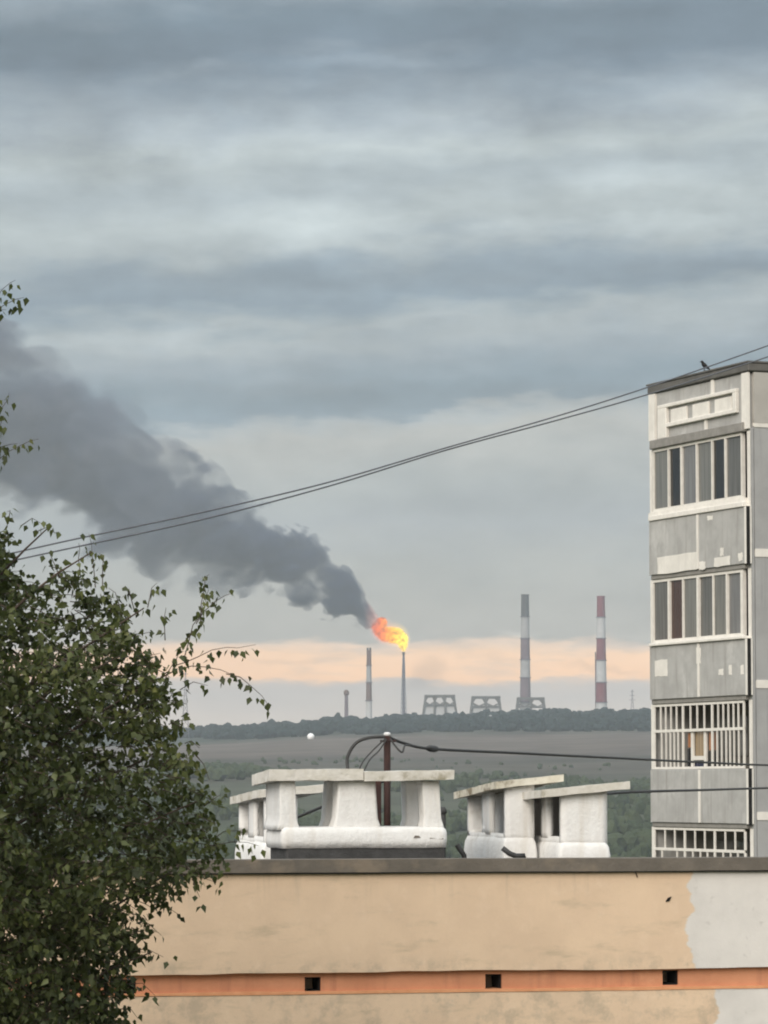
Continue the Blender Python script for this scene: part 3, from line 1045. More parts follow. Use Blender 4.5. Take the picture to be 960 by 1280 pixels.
# second storey
glazing(PAR[1][0] + .07, PAR[0][1] - .105, [(818.5, 1.4), (838.5, 2.0), (856, .9), (874.7, 2.0), (894, 1.1), (911, 1.2), (930, 2.4)],
        ['mid', 'brown', 'grey', 'mid', 'grey', 'light'])
bx('window_sill', M['white'], apt, -.18, .02, .08, UF - .18, PAR[1][0] + .004, PAR[1][0] + .067, .01)
# white corner posts beside the glazing, near side
for (zb, zt) in ((PAR[0][0], Z1T), (PAR[1][0], PAR[0][1] - .1), (PAR[2][0], PAR[1][1] - .1), (PAR[3][0], PAR[2][1] - .1)):
    bx('corner_post', M['white'], apt, -.012, .02, .0, .13, zb + .01, zt)
    bx('corner_post', M['white'], apt, -.03, .02, UF - .11, UF + .005, zb + .01, zt)
    bx('corner_edge', M['white'], apt, .0, .06, -.022, -.004, zb + .03, zt)

# third storey: open loggia behind a white grille
GX = lambda x: 780 + x * .1875
zt3, zs3 = PAR[1][1] - .11, PAR[2][0] + .01
ymid3 = 918


def grille(zs, zt, ym, upper, lower, zrail, thick, ndepth=.03):
    gr = MB()
    u_l, u_r = ua(GX(205), ym), ua(GX(815), ym)
    gr.box(-.055, -.02, u_r, u_l, zt - .05, zt)
    gr.box(-.055, -.02, u_r, u_l, zs, zs + .05)
    gr.box(-.055, -.02, u_r, u_l, zrail - .03, zrail + .03)
    o = gr.build('grille', M['white2'], apt)
    for x in upper:
        u = ua(GX(x), ym)
        hw = .036 if x in thick else .019
        bx('bar', M['white2'], o, -.052, -.024, u - hw, u + hw, zrail + .03, zt - .05)
    for x in lower:
        u = ua(GX(x), ym)
        hw = .036 if x in thick else .019
        bx('bar', M['white2'], o, -.052, -.024, u - hw, u + hw, zs + .05, zrail - .03)
    return o


grille(zs3, zt3, ymid3, [215, 257, 290, 325, 362, 405, 455, 500, 547, 600, 640, 674, 708, 742, 775, 812],
       [215, 262, 292, 320, 346, 372, 405, 600, 632, 662, 692, 718, 745, 776, 812], za(873, 912.5), (215, 405, 600, 812))
# casement inside the grille's middle with a patterned curtain below the rail
zr = za(873, 912.5) - .035
for nm, mt, a, b, zz0, zz1 in (('shutter', 'tan', 462, 535, za(873, 945), zr), ('shutter', 'orange', 412, 452, za(873, 934), zr - .02),
                               ('shutter', 'orange', 552, 596, za(873, 938), zr - .02), ('curtain', 'blue', 452, 545, zs3 + .03, za(873, 951)),
                               ('curtain', 'dark', 408, 450, zs3 + .05, za(873, 935)), ('curtain', 'dark', 549, 592, zs3 + .05, za(873, 939))):
    bx(nm, GLASS[mt], apt, .05, .07, ua(GX(b), ymid3), ua(GX(a), ymid3), zz0, zz1)
for x, hw in ((455, .05), (541, .05)):
    u = ua(GX(x), ymid3)
    bx('casement_post', M['white2'], apt, -.01, .03, u - hw, u + hw, zs3 + .03, zr)
bx('casement_rail', M['white2'], apt, -.012, .028, ua(GX(541), ymid3), ua(GX(455), ymid3), za(873, 950), za(873, 945))
# fourth storey
zt4, zs4 = PAR[2][1] - .11, PAR[3][0] + .01
grille(zs4, zt4, 1052, [215, 285, 350, 417, 485, 550, 617, 687, 753, 820], [215, 265, 365, 417, 470, 520, 567, 617, 672, 722, 770, 820],
       za(873, 1062.5), (215, 417, 617, 820))
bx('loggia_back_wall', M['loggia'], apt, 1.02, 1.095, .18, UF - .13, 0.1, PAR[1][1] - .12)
for k, (pt, pb) in enumerate(PAR[1:4]):
    bx('balcony_door', GLASS['mid'], apt, .985, 1.015, 1.2, 2.0, pb - H + .2 + 1.1, pb - .4)
    bx('balcony_window', GLASS['grey'], apt, .985, 1.015, 2.1, 3.6, pb - H + 1.5, pb - .4)

# gable wall: storey panels with white painted joints
zg = lambda py: AP.on(1, -.03, 950, py).z
J = [zg(529), zg(691), zg(855), zg(1020)]
while J[-1] > 3:
    J.append(J[-1] - H)
GXE = [0.075, 3.3, 6.5, 9.7, 14.0]
for c in range(4):
    a, b = GXE[c], GXE[c + 1] - .012
    bx('gable_panel', M['gable_top'], apt, a, b, -.05, .049, J[0] + .005, TOP - .22)
    for i in range(len(J) - 1):
        bx('gable_panel', M['gable'], apt, a, b, -.03, .049, J[i + 1] + .06, J[i] - .06)
for z in J:
    bx('joint_band', M['white'], apt, .075, 14, -.045, .04, z - .085, z + .085)
bx('corner_strip', M['gable'], apt, .0, .06, -.03, .0485, 0, J[0] - .1)

# bird on the roof edge
bp = AP.on(0, .05, 886, 457)
b0 = AP.loc + Matrix.Rotation(AP.rz, 3, 'Z') @ Vector((-.05, bp.y, TOP + .03))
bird = empty('bird', b0, R(200), 'black bird perched on the roof edge of the apartment block', 'bird')


def skin_chain(name, pts, rads, mat, parent, n=12):
    return MB().tube(pts, rads, n).build(name, mat, parent, smooth=True)


skin_chain('body', [(-.10, 0, .045), (-.07, 0, .06), (-.03, 0, .085), (.01, 0, .115), (.035, 0, .145), (.045, 0, .165), (.055, 0, .18), (.068, 0, .187), (.082, 0, .186), (.092, 0, .182)],
           [.006, .022, .045, .052, .042, .031, .032, .032, .022, .008], M['bird'], bird)
skin_chain('beak', [(.088, 0, .183), (.108, 0, .180), (.124, 0, .174)], [.010, .007, .001], M['bird'], bird, 8)
MB().hexa([(-.16, -.02, .012), (-.06, -.028, .045), (-.06, .028, .045), (-.16, .02, .012)],
          [(-.158, -.02, .018), (-.06, -.028, .06), (-.06, .028, .06), (-.158, .02, .018)]).build('tail', M['bird'], bird)
for s in (-1, 1):
    skin_chain('wing', [(.03, s * .042, .13), (.0, s * .05, .105), (-.05, s * .043, .07), (-.11, s * .022, .04)], [.008, .022, .02, .003], M['bird'], bird, 8)
    MB().tube([(.0, s * .02, .075), (.008, s * .02, .03), (.004, s * .02, .004)], .005, 6).tube([(-.015, s * .02, .004), (.03, s * .02, .004)], .004, 6).build('leg', M['bird'], bird)


# ------------------------------------------------------------------ far trees as masses
def leaf_mat(name, c1, c2, scale):
    m = material(name, c1, c2, scale, 1.0, 0, spec=.05)
    return m


def ico(sub):
    bm = bmesh.new()
    bmesh.ops.create_icosphere(bm, subdivisions=sub, radius=1.0)
    v = np.array([tuple(q.co) for q in bm.verts])
    f = np.array([[q.index for q in t.verts] for t in bm.faces])
    bm.free()
    return v, f


def crown_shapes(k, sub, amp):
    v, f = ico(sub)
    out = []
    for i in range(k):
        d = np.array([1 + amp * (mnoise.noise((q[0] * 1.7 + i * 9.1, q[1] * 1.7, q[2] * 1.7)) + .6 * mnoise.noise((q[0] * 4 + i * 5.3, q[1] * 4, q[2] * 4))) for q in v])
        out.append(v * d[:, None])
    return out, f


def mass(name, spots, mat, sub, amp):
    """many crowns joined: a far wood that nobody could count"""
    shapes, f = crown_shapes(6, sub, amp)
    V, Fs = [], []
    o = 0
    for i, (x, y, z, r, h) in enumerate(spots):
        s = shapes[i % 6]
        a = rng.uniform(0, 6.28)
        c, s_ = math.cos(a), math.sin(a)
        q = np.stack([(s[:, 0] * c - s[:, 1] * s_) * r + x, (s[:, 0] * s_ + s[:, 1] * c) * r + y, s[:, 2] * h * .5 + z + h * .45], 1)
        V.append(q)
        Fs.append(f + o)
        o += len(q)
    V = np.concatenate(V)
    Fs = np.concatenate(Fs)
    me = bpy.data.meshes.new(name)
    me.from_pydata(V.tolist(), [], Fs.tolist())
    me.materials.append(mat)
    ob = bpy.data.objects.new(name, me)
    C.objects.link(ob)
    return tag(ob, kind='stuff')


M['wood'] = leaf_mat('far_wood', (.010, .019, .018, 1), (.018, .028, .025, 1), .02)
M['valley'] = leaf_mat('valley_wood', (.032, .045, .024, 1), (.055, .068, .036, 1), .03)
sp = []
while len(sp) < 4200:
    x = rng.uniform(-1300, 1300)
    y = rng.uniform(3640, 4520)
    # lower edge of the wood wanders; it lies higher to the left
    edge = 3680 + 60 * mnoise.noise((x / 130.0, 0, 3)) + 380 * float(np.clip((-150 - x) / 80.0, 0, 1))
    if y < edge:
        continue
    h = rng.uniform(7, 13) * (1 + .45 * mnoise.noise((x / 45.0, y / 90.0, 2)))
    sp.append((x, y, ground_z(x, y) - 1, rng.uniform(4, 8.5), h))
mass('ridge_wood', sp, M['wood'], 2, .35)
sp = []
while len(sp) < 5200:
    x = rng.uniform(-620, 620)
    y = rng.uniform(1150, 2420)
    if abs(x) > 90 + y * .17:
        continue
    if mnoise.noise((x / 95.0, y / 150.0, 8)) + .6 * mnoise.noise((x / 35.0, y / 60.0, 3)) < -.30 + .0011 * max(0, y - 1750):
        continue
    h = rng.uniform(6, 12) * (1 if y < 1900 else .7)
    sp.append((x, y, ground_z(x, y) - .5, rng.uniform(.3, .5) * h, h))
mass('valley_wood', sp, M['valley'], 2, .55)
sp = []
for (px, py, Y, w_, n_, hh) in ((262, 968, 2500, 60, 110, 10), (245, 958, 2650, 30, 30, 8), (430, 955, 2880, 150, 34, 4), (700, 958, 2750, 220, 22, 3.5), (560, 975, 2500, 90, 80, 6)):
    for _ in range(n_):
        x = (px - 480) / F * Y + rng.normal() * w_ * .4
        y = Y + rng.normal() * 40
        k_ = rng.uniform(.35, 1.1)
        sp.append((x, y, ground_z(x, y) - .5, rng.uniform(.35, .6) * hh * k_, hh * k_))
mass('field_thicket', sp, M['valley'], 2, .5)

# ------------------------------------------------------------------ industrial skyline
YF = 5200.0
S = YF / F                              # metres per photo pixel out there


def far_mat(name, c, c2=None):
    return material(name, c, c2 or tuple(v * .85 for v in c[:3]) + (1,), .05, .9, 0, spec=.1)


FM = {'dark': far_mat('soot_band', g(.06)), 'pale': far_mat('pale_band', g(.33)), 'mauve': far_mat('faded_red_band', (.14, .10, .115, 1)),
      'red': far_mat('red_band', (.165, .036, .046, 1)), 'white': far_mat('white_band', g(.45)), 'brown': far_mat('brown_band', (.13, .075, .06, 1)),
      'steel': far_mat('steel_grey', (.12, .11, .14, 1)), 'steel2': far_mat('blue_steel', (.13, .15, .19, 1)), 'conc': far_mat('frame_concrete', g(.10, WARM)),
      'clad': far_mat('pale_cladding', g(.40)), 'tile': far_mat('pale_roof', g(.55))}


def base_at(px, Y=YF):
    x = (px - 480) / F * Y
    return Vector((x, Y, ground_z(x, Y)))


def zat(py, Y=YF):
    return at(480, py, Y).z


def chimney(px, bands, wt, wb, label, group=None, gallery=True):
    """bands: (top py, bottom py, material) from the top down; wt, wb widths in px at top and foot"""
    b = base_at(px)
    root = empty('chimney', b, 0, label, 'chimney', group)
    top = zat(bands[0][0]) - b.z
    rad = lambda z: (wt + (wb - wt) * (1 - max(0, z) / top)) * S / 2
    for i, (p0, p1, mt) in enumerate(bands):
        z1 = zat(p0) - b.z
        z0 = zat(p1) - b.z if i < len(bands) - 1 else 0.0
        mb = MB().lathe([(rad(z0), z0), (rad(z1), z1 - .05)], n=24)
        if i == 0:
            mb = MB().lathe([(rad(z0), z0), (rad(z1), z1 - 2), (rad(z1) * 1.06, z1 - 1.8), (rad(z1) * 1.06, z1), (rad(z1) * .75, z1), (rad(z1) * .75, z1 - 4)], n=24)
        o = mb.build('shaft_section', FM[mt], root, smooth=False)
        if gallery and i < len(bands) - 1:
            MB().lathe([(rad(z0), z0 - .5), (rad(z0) + 1.3, z0 - .5), (rad(z0) + 1.3, z0 + .6), (rad(z0), z0 + .6)], n=24).build('gallery', FM['steel'], root)
    return root, b, top


cg = 'tall power station chimneys on the ridge'
chimney(656.5, [(743, 771, 'dark'), (771, 798, 'pale'), (798, 824.5, 'mauve'), (824.5, 847, 'pale'), (847, 878, 'mauve'), (878, 893, 'pale')], 9.6, 14.5,
        'tall chimney with faded grey and pale bands and a sooty dark top', cg)
root, b, top = chimney(751.4, [(745, 771.5, 'red'), (771.5, 798, 'white'), (798, 825.5, 'red'), (825.5, 853, 'white'), (853, 878, 'red'), (878, 893, 'white')], 9.8, 15,
                       'tall chimney with bright red and white bands, rightmost on the ridge', cg)
MB().tube([(-8.3, 0, 0), (-8.3, 0, zat(815) - b.z)], .9, 8).build('lift_shaft', FM['mauve'], root)
root, b, top = chimney(461.2, [(813, 832, 'brown'), (832, 853, 'pale'), (853, 876, 'brown'), (876, 893, 'white')], 5.6, 8.6,
                       'mid height chimney with brown and pale bands and twin flues, left of the flare', cg)
for dx_ in (-1.9, 1.9):
    MB().tube([(dx_, 0, top - 3), (dx_, 0, top + 4)], 1.5, 10).build('flue', FM['dark'], root)
root, b, top = chimney(433, [(864, 868, 'brown'), (868, 880, 'mauve'), (880, 893, 'mauve')], 4.2, 5.4, 'short stubby chimney with a wider capped top, leftmost on the ridge', cg, False)
MB().lathe([(2.6, top - 6), (4.0, top - 5), (4.0, top - 1), (2.0, top + 2)], n=16).build('cap', FM['brown'], root)

# flare stack with its guy frame
b = base_at(504.5)
fl = empty('flare_stack', b, 0, 'slender flare stack with lattice frame, burning at its tip', 'flare stack')
FT = zat(815) - b.z
MB().tube([(0, 0, 0), (0, 0, FT * .55), (0, 0, FT)], [2.6, 1.9, 1.5], 14).build('pipe', FM['steel'], fl)
MB().lathe([(1.5, FT - 5), (2.1, FT - 4), (2.1, FT), (1.4, FT)], n=14).build('burner_tip', FM['dark'], fl)
for sx, sy in ((-1, -1), (1, -1), (1, 1), (-1, 1)):
    MB().tube([(sx * 4.8, sy * 4.8, 0), (sx * 1.4, sy * 1.4, FT * .93)], [.45, .35], 6).build('leg', FM['steel2'], fl)
lat = MB()
for k in range(16):
    z0, z1 = FT * .93 * k / 16, FT * .93 * (k + 1) / 16
    w0, w1 = 4.8 - 3.4 * k / 16, 4.8 - 3.4 * (k + 1) / 16
    for (ax, ay), (bx_, by_) in (((-1, -1), (1, -1)), ((1, -1), (1, 1)), ((1, 1), (-1, 1)), ((-1, 1), (-1, -1))):
        lat.tube([(ax * w0, ay * w0, z0), (bx_ * w1, by_ * w1, z1)], .28, 4, caps=False)
        lat.tube([(bx_ * w0, by_ * w0, z0), (ax * w1, ay * w1, z1)], .28, 4, caps=False)
lat.build('lattice', FM['steel2'], fl)


def frame_tower(px0, px1, py_t, py_b, nb, clad, label, group):
    """open-topped framed cooling tower: leaning legs, ring beam, cladding below"""
    px = (px0 + px1) / 2
    b = base_at(px)
    root = empty('cooling_tower', b, 0, label, 'cooling tower', group)
    h = zat(py_t) - b.z
    hb = zat(py_b) - b.z
    wb, wt = (px1 - px0) * S / 2, (px1 - px0) * S / 2 * .84
    wz = lambda z: wb + (wt - wb) * (z - hb) / (h - hb)
    ring = MB()
    for z0, z1, ex in ((h - 3.2, h, .6), (hb + (h - hb) * .42, hb + (h - hb) * .42 + 2, .3)):
        ww = wz(z0) + ex
        for s in (-1, 1):
            ring.box(-ww, ww, s * ww - 1.2, s * ww + 1.2, z0, z1)
            ring.box(s * ww - 1.2, s * ww + 1.2, -ww + 1.21, ww - 1.21, z0 + .05, z1 - .05)
    ring.build('ring_beam', FM['conc'], root)
    n = nb + 1
    pts = [(-1 + 2 * i / (n - 1), -1) for i in range(n)] + [(-1 + 2 * i / (n - 1), 1) for i in range(n)]
    for (a, c) in pts:
        MB().tube([(a * wz(0), c * wz(0), 0), (a * wz(h), c * wz(h), h)], 1.6, 6).build('leg', FM['conc'], root)
    br = MB()
    zm = hb + (h - hb) * .46
    for c in (-1, 1):
        for i in range(n - 1):
            a0, a1 = -1 + 2 * i / (n - 1), -1 + 2 * (i + 1) / (n - 1)
            am = (a0 + a1) / 2
            br.tube([(a0 * wz(zm + 5), c * wz(zm + 5), zm + 5), ((a0 + .5 * (am - a0)) * wz(h), c * wz(h), h - 2)], 1.15, 4)
            br.tube([(a1 * wz(zm + 5), c * wz(zm + 5), zm + 5), ((a1 - .5 * (a1 - am)) * wz(h), c * wz(h), h - 2)], 1.15, 4)
            br.tube([(a0 * wz(zm + 5), c * wz(zm + 5), zm + 5), (am * wz(zm), c * wz(zm), zm)], 1.2, 4)
            br.tube([(a1 * wz(zm + 5), c * wz(zm + 5), zm + 5), (am * wz(zm), c * wz(zm), zm)], 1.2, 4)
    br.build('brace', FM['conc'], root)
    if clad:
        q = [(-1, -1), (1, -1), (1, 1), (-1, 1)]
        w0, w1, zc = wz(0) - 1.8, wz(zm) - 1.8, zm - .5
        MB().hexa([(a * w0, c * w0, 0) for a, c in q], [(a * w1, c * w1, zc) for a, c in q]).build('cladding', FM['clad'], root)
    return root


tg = 'framed cooling towers on the ridge'
frame_tower(529, 570, 869, 892, 3, True, 'framed cooling tower nearest right of the flare stack, pale clad below', tg)
frame_tower(588, 626, 870.5, 894, 2, True, 'framed cooling tower between the other cooling tower and the sooty chimney', tg)
frame_tower(645, 681, 872, 894, 2, False, 'open framed cooling tower around the foot of the sooty topped chimney', tg)


def shed(px0, px1, py0, py1, Y, label, pitched=True):
    b = base_at((px0 + px1) / 2, Y)
    b.z = at((px0 + px1) / 2, py1, Y).z - 4
    s = Y / F
    hw = (px1 - px0) / 2 * s
    h = (py1 - py0) * s
    root = empty('shed', b, 0, label, 'building')
    bx('wall', FM['clad'], root, -hw, hw, 0, 14, 0, 4 + h * .55)
    z0, z1 = 4 + h * .55, 4 + h
    MB().add([(-hw - .5, -.6, z0), (hw + .5, -.6, z0), (hw + .5, 14.6, z0), (-hw - .5, 14.6, z0), (-hw - .5, 7, z1), (hw + .5, 7, z1)],
             [(0, 1, 5, 4), (2, 3, 4, 5), (0, 4, 3), (1, 2, 5), (0, 3, 2, 1)]).build('roof', FM['tile'], root)
    for k in range(3):
        a = -hw + (k + .5) * 2 * hw / 3
        bx('window', FM['dark'], root, a - .6, a + .6, -.05, .02, 4.8, 5.8)
    return root


shed(646, 664, 899, 906, 4050, 'small pale shed among the ridge trees, left of the longer one')
shed(693, 716, 901.5, 906.5, 4000, 'longer pale roofed shed among the ridge trees under the red chimney')
b = base_at(613, 4050)
mast = empty('lamp_mast', b, 0, 'tiny bright white lamp mast in the ridge wood left of the sheds', 'lamp mast')
zz = at(613, 897, 4050).z - b.z
MB().tube([(0, 0, 0), (0, 0, zz)], .35, 8).build('mast', FM['steel'], mast)
MB().lathe([(.6, zz - 3), (1.5, zz - 2), (1.5, zz + 2.5), (.5, zz + 3)], n=10).build('lamp_head', FM['white'], mast)

# white spherical tank at the foot of the wood
Yb = 3550.0
c = at(388.5, 921, Yb)
gz = ground_z(c.x, Yb)
ball = empty('spherical_tank', (c.x, Yb, gz), 0, 'small white ball shaped tank before the dark ridge wood, above the double vent stack', 'tank')
r_ = 4.5 * Yb / F
mb = MB()
prof = [(max(.02, r_ * math.sin(math.pi * k / 16)), c.z - gz - r_ * math.cos(math.pi * k / 16)) for k in range(17)]
M['ball'] = material('white_enamel', g(.86), g(.82), .5, .35, 0)
mb.lathe(prof, n=28).build('sphere', M['ball'], ball, smooth=True)
for k in range(6):
    q = 2 * math.pi * k / 6
    MB().tube([(r_ * .8 * math.cos(q), r_ * .8 * math.sin(q), -1), (r_ * .8 * math.cos(q), r_ * .8 * math.sin(q), c.z - gz - r_ * .55)], .18, 6).build('leg', FM['steel'], ball)


def pylon(px, py_t, py_b, Y, wpx, label):
    b = base_at(px, Y)
    root = empty('pylon', b, 0, label, 'pylon', 'lattice pylons on the skyline')
    h = at(px, py_t, Y).z - b.z
    s = Y / F
    hw = wpx * s / 2
    leg = lambda k: hw * (1 - k) ** 1.4 + .35
    for sx, sy in ((-1, -1), (1, -1), (1, 1), (-1, 1)):
        MB().tube([(sx * leg(k / 6), sy * leg(k / 6), h * k / 6) for k in range(7)], .22, 5).build('leg', FM['steel'], root)
    lat = MB()
    for k in range(10):
        z0, z1 = h * k / 10, h * (k + 1) / 10
        w0, w1 = leg(k / 10), leg((k + 1) / 10)
        for s_ in (-1, 1):
            lat.tube([(-w0, s_ * w0, z0), (w1, s_ * w1, z1)], .12, 4)
            lat.tube([(w0, s_ * w0, z0), (-w1, s_ * w1, z1)], .12, 4)
    lat.build('lattice', FM['steel'], root)
    for k, q in ((.72, 1.0), (.84, .8), (.95, .6)):
        MB().tube([(-hw * q * 1.2, 0, h * k), (hw * q * 1.2, 0, h * k)], .3, 5).build('cross_arm', FM['steel'], root)
    return root


pylon(790, 862, 885, 5000, 7, 'thin lattice pylon on the ridge right of the red chimney')
pylon(232, 838, 890, 3900, 9, 'tall lattice pylon seen through the birch twigs at left')

# ------------------------------------------------------------------ smoke and flame
TIP = Vector((b.x, b.y, 0))
tb = base_at(504.5)
TIP = Vector((tb.x, tb.y, zat(814)))
AX = [(474, 776, 5), (468, 775, 11), (455, 762, 22), (430, 740, 36), (400, 720, 43), (370, 708, 45), (330, 686, 50), (300, 676, 58), (270, 660, 68),
      (235, 648, 74), (200, 638, 84), (150, 606, 96), (105, 584, 108), (60, 566, 114), (0, 536, 120), (-100, 486, 132), (-200, 440, 142), (-260, 410, 146)]
LX = 920.0
ax_s = [-(p[0] - 504.5) * S / LX for p in AX]
ax_z = [(814 - p[1]) * S for p in AX]
ax_r = [p[2] * S for p in AX]


def plume():
    N, K = 90, 40
    ss = np.linspace(ax_s[0], ax_s[-1], N)
    zz = np.interp(ss, ax_s, ax_z)
    rr = np.interp(ss, ax_s, ax_r)
    # rounded ends
    vs, fs = [], []
    for i in range(N):
        for k in range(K):
            q = 2 * math.pi * k / K
            r = rr[i] * 1.30
            if i > N - 6:
                r *= math.sqrt(max(.02, 1 - ((i - (N - 6)) / 5.0) ** 2))
            d = Vector((0, math.cos(q), math.sin(q)))
            nn = mnoise.noise((ss[i] * 14, d.y * 1.4, d.z * 1.4)) * .10 + mnoise.noise((ss[i] * 36, d.y * 3, d.z * 3)) * .05
            r *= 1 + nn
            vs.append((-ss[i] * LX, d.y * r, zz[i] + d.z * r))
    for i in range(N - 1):
        for k in range(K):
            k2 = (k + 1) % K
            fs.append((i * K + k, (i + 1) * K + k, (i + 1) * K + k2, i * K + k2))
    fs += [tuple(range(K)), tuple(reversed([(N - 1) * K + k for k in range(K)]))]
    m = bpy.data.materials.new('black_smoke')
    m.use_nodes = True
    t = NT(m.node_tree)
    co = t.n('ShaderNodeTexCoord').outputs['Object']
    x, y, z = t.sep(co)[:3]
    s = t.math('DIVIDE', x, -LX)
    ZS, RS = 600.0, 200.0
    zc = t.math('MULTIPLY', t.curve(s, [(a, b_ / ZS) for a, b_ in zip(ax_s, ax_z)]), ZS)
    rc = t.math('MULTIPLY', t.curve(s, [(a, b_ / RS) for a, b_ in zip(ax_s, ax_r)]), RS)
    # turbulence that grows with the plume
    acc, XM = 0.0, []
    for i in range(len(ax_s)):
        if i:
            acc += (ax_s[i] - ax_s[i - 1]) * LX / (.5 * (ax_r[i] + ax_r[i - 1]))
        XM.append(acc)
    MX = XM[-1]
    xm = t.math('MULTIPLY', t.curve(s, [(a, v / MX) for a, v in zip(ax_s, XM)]), MX)
    yn = t.math('DIVIDE', y, rc)
    zn = t.math('DIVIDE', t.math('SUBTRACT', z, zc), rc)
    v = t.comb(t.math('ADD', xm, t.math('MULTIPLY', zn, .65)), yn, zn)      # billows lie square to the drift
    def cells(scale):
        nd = t.n('ShaderNodeTexVoronoi')
        t.put(nd.inputs['Vector'], vw)
        nd.inputs['Scale'].default_value = scale
        return nd.outputs['Distance']
    na = t.noise(v, .7, 2.0, .5)
    nb = t.noise(v, 2.6, 4.0, .6, .3)
    vw = t.n('ShaderNodeVectorMath', operation='ADD')
    t.put(vw.inputs[0], v)
    t.put(vw.inputs[1], t.comb(t.math('MULTIPLY', na, .8), t.math('MULTIPLY', nb, .35), t.math('MULTIPLY', nb, .35)))
    vw = vw.outputs[0]
    d = t.math('SQRT', t.math('ADD', t.math('MULTIPLY', yn, yn), t.math('MULTIPLY', zn, zn)))
    d = t.math('ADD', d, t.math('MULTIPLY', t.math('SUBTRACT', na, .5), t.curve(s, [(0, .3), (.1, .45), (.2, .7), (.4, .9), (1, 1.0)])))
    d = t.math('ADD', d, t.math('MULTIPLY', t.math('SUBTRACT', na, .5), t.range(s, .1, .6, .2, .9)))
    d = t.math('ADD', d, t.math('MULTIPLY', t.math('SUBTRACT', cells(1.3), .5), 1.0))
    d = t.math('ADD', d, t.math('MULTIPLY', t.math('SUBTRACT', cells(3.1), .5), .5))
    d = t.math('ADD', d, t.math('MULTIPLY', t.math('SUBTRACT', nb, .5), .75))
    soft = t.curve(s, [(0, .05), (.12, .07), (.3, .12), (.6, .16), (1, .18)])
    body = t.range(d, t.math('ADD', .87, soft), t.math('SUBTRACT', .87, soft))
    holes_ = t.range(t.math('ADD', na, t.math('MULTIPLY', nb, .5)), .58, .88, .12, 1.3)
    dens = t.curve(s, [(0, .9), (.06, 1.0), (.14, .9), (.22, .85), (.32, .68), (.45, .48), (.6, .38), (.8, .34), (1, .3)])
    dens = t.math('MULTIPLY', t.math('MULTIPLY', dens, body), t.math('MULTIPLY', holes_, .085))
    vol = t.n('ShaderNodeVolumePrincipled')
    t.put(vol.inputs['Color'], t.mix(t.math('MULTIPLY', t.range(nb, .42, .68), t.range(s, .1, .5)), (.095, .128, .205, 1), (.25, .275, .335, 1)))   # shading put into the smoke's colour, lighter and darker by noise
    vol.inputs['Anisotropy'].default_value = .0
    t.put(vol.inputs['Density'], dens)
    # firelight on the first metres of smoke, put in as its own emission
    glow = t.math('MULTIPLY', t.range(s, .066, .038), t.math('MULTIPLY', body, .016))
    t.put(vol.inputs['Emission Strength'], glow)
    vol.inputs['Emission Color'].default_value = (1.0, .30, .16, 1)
    o = t.n('ShaderNodeOutputMaterial')
    t.t.links.new(vol.outputs[0], o.inputs['Volume'])
    m.cycles.volume_step_rate = .11
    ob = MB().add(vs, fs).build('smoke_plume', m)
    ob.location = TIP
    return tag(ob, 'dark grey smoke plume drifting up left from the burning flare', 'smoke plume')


plume()


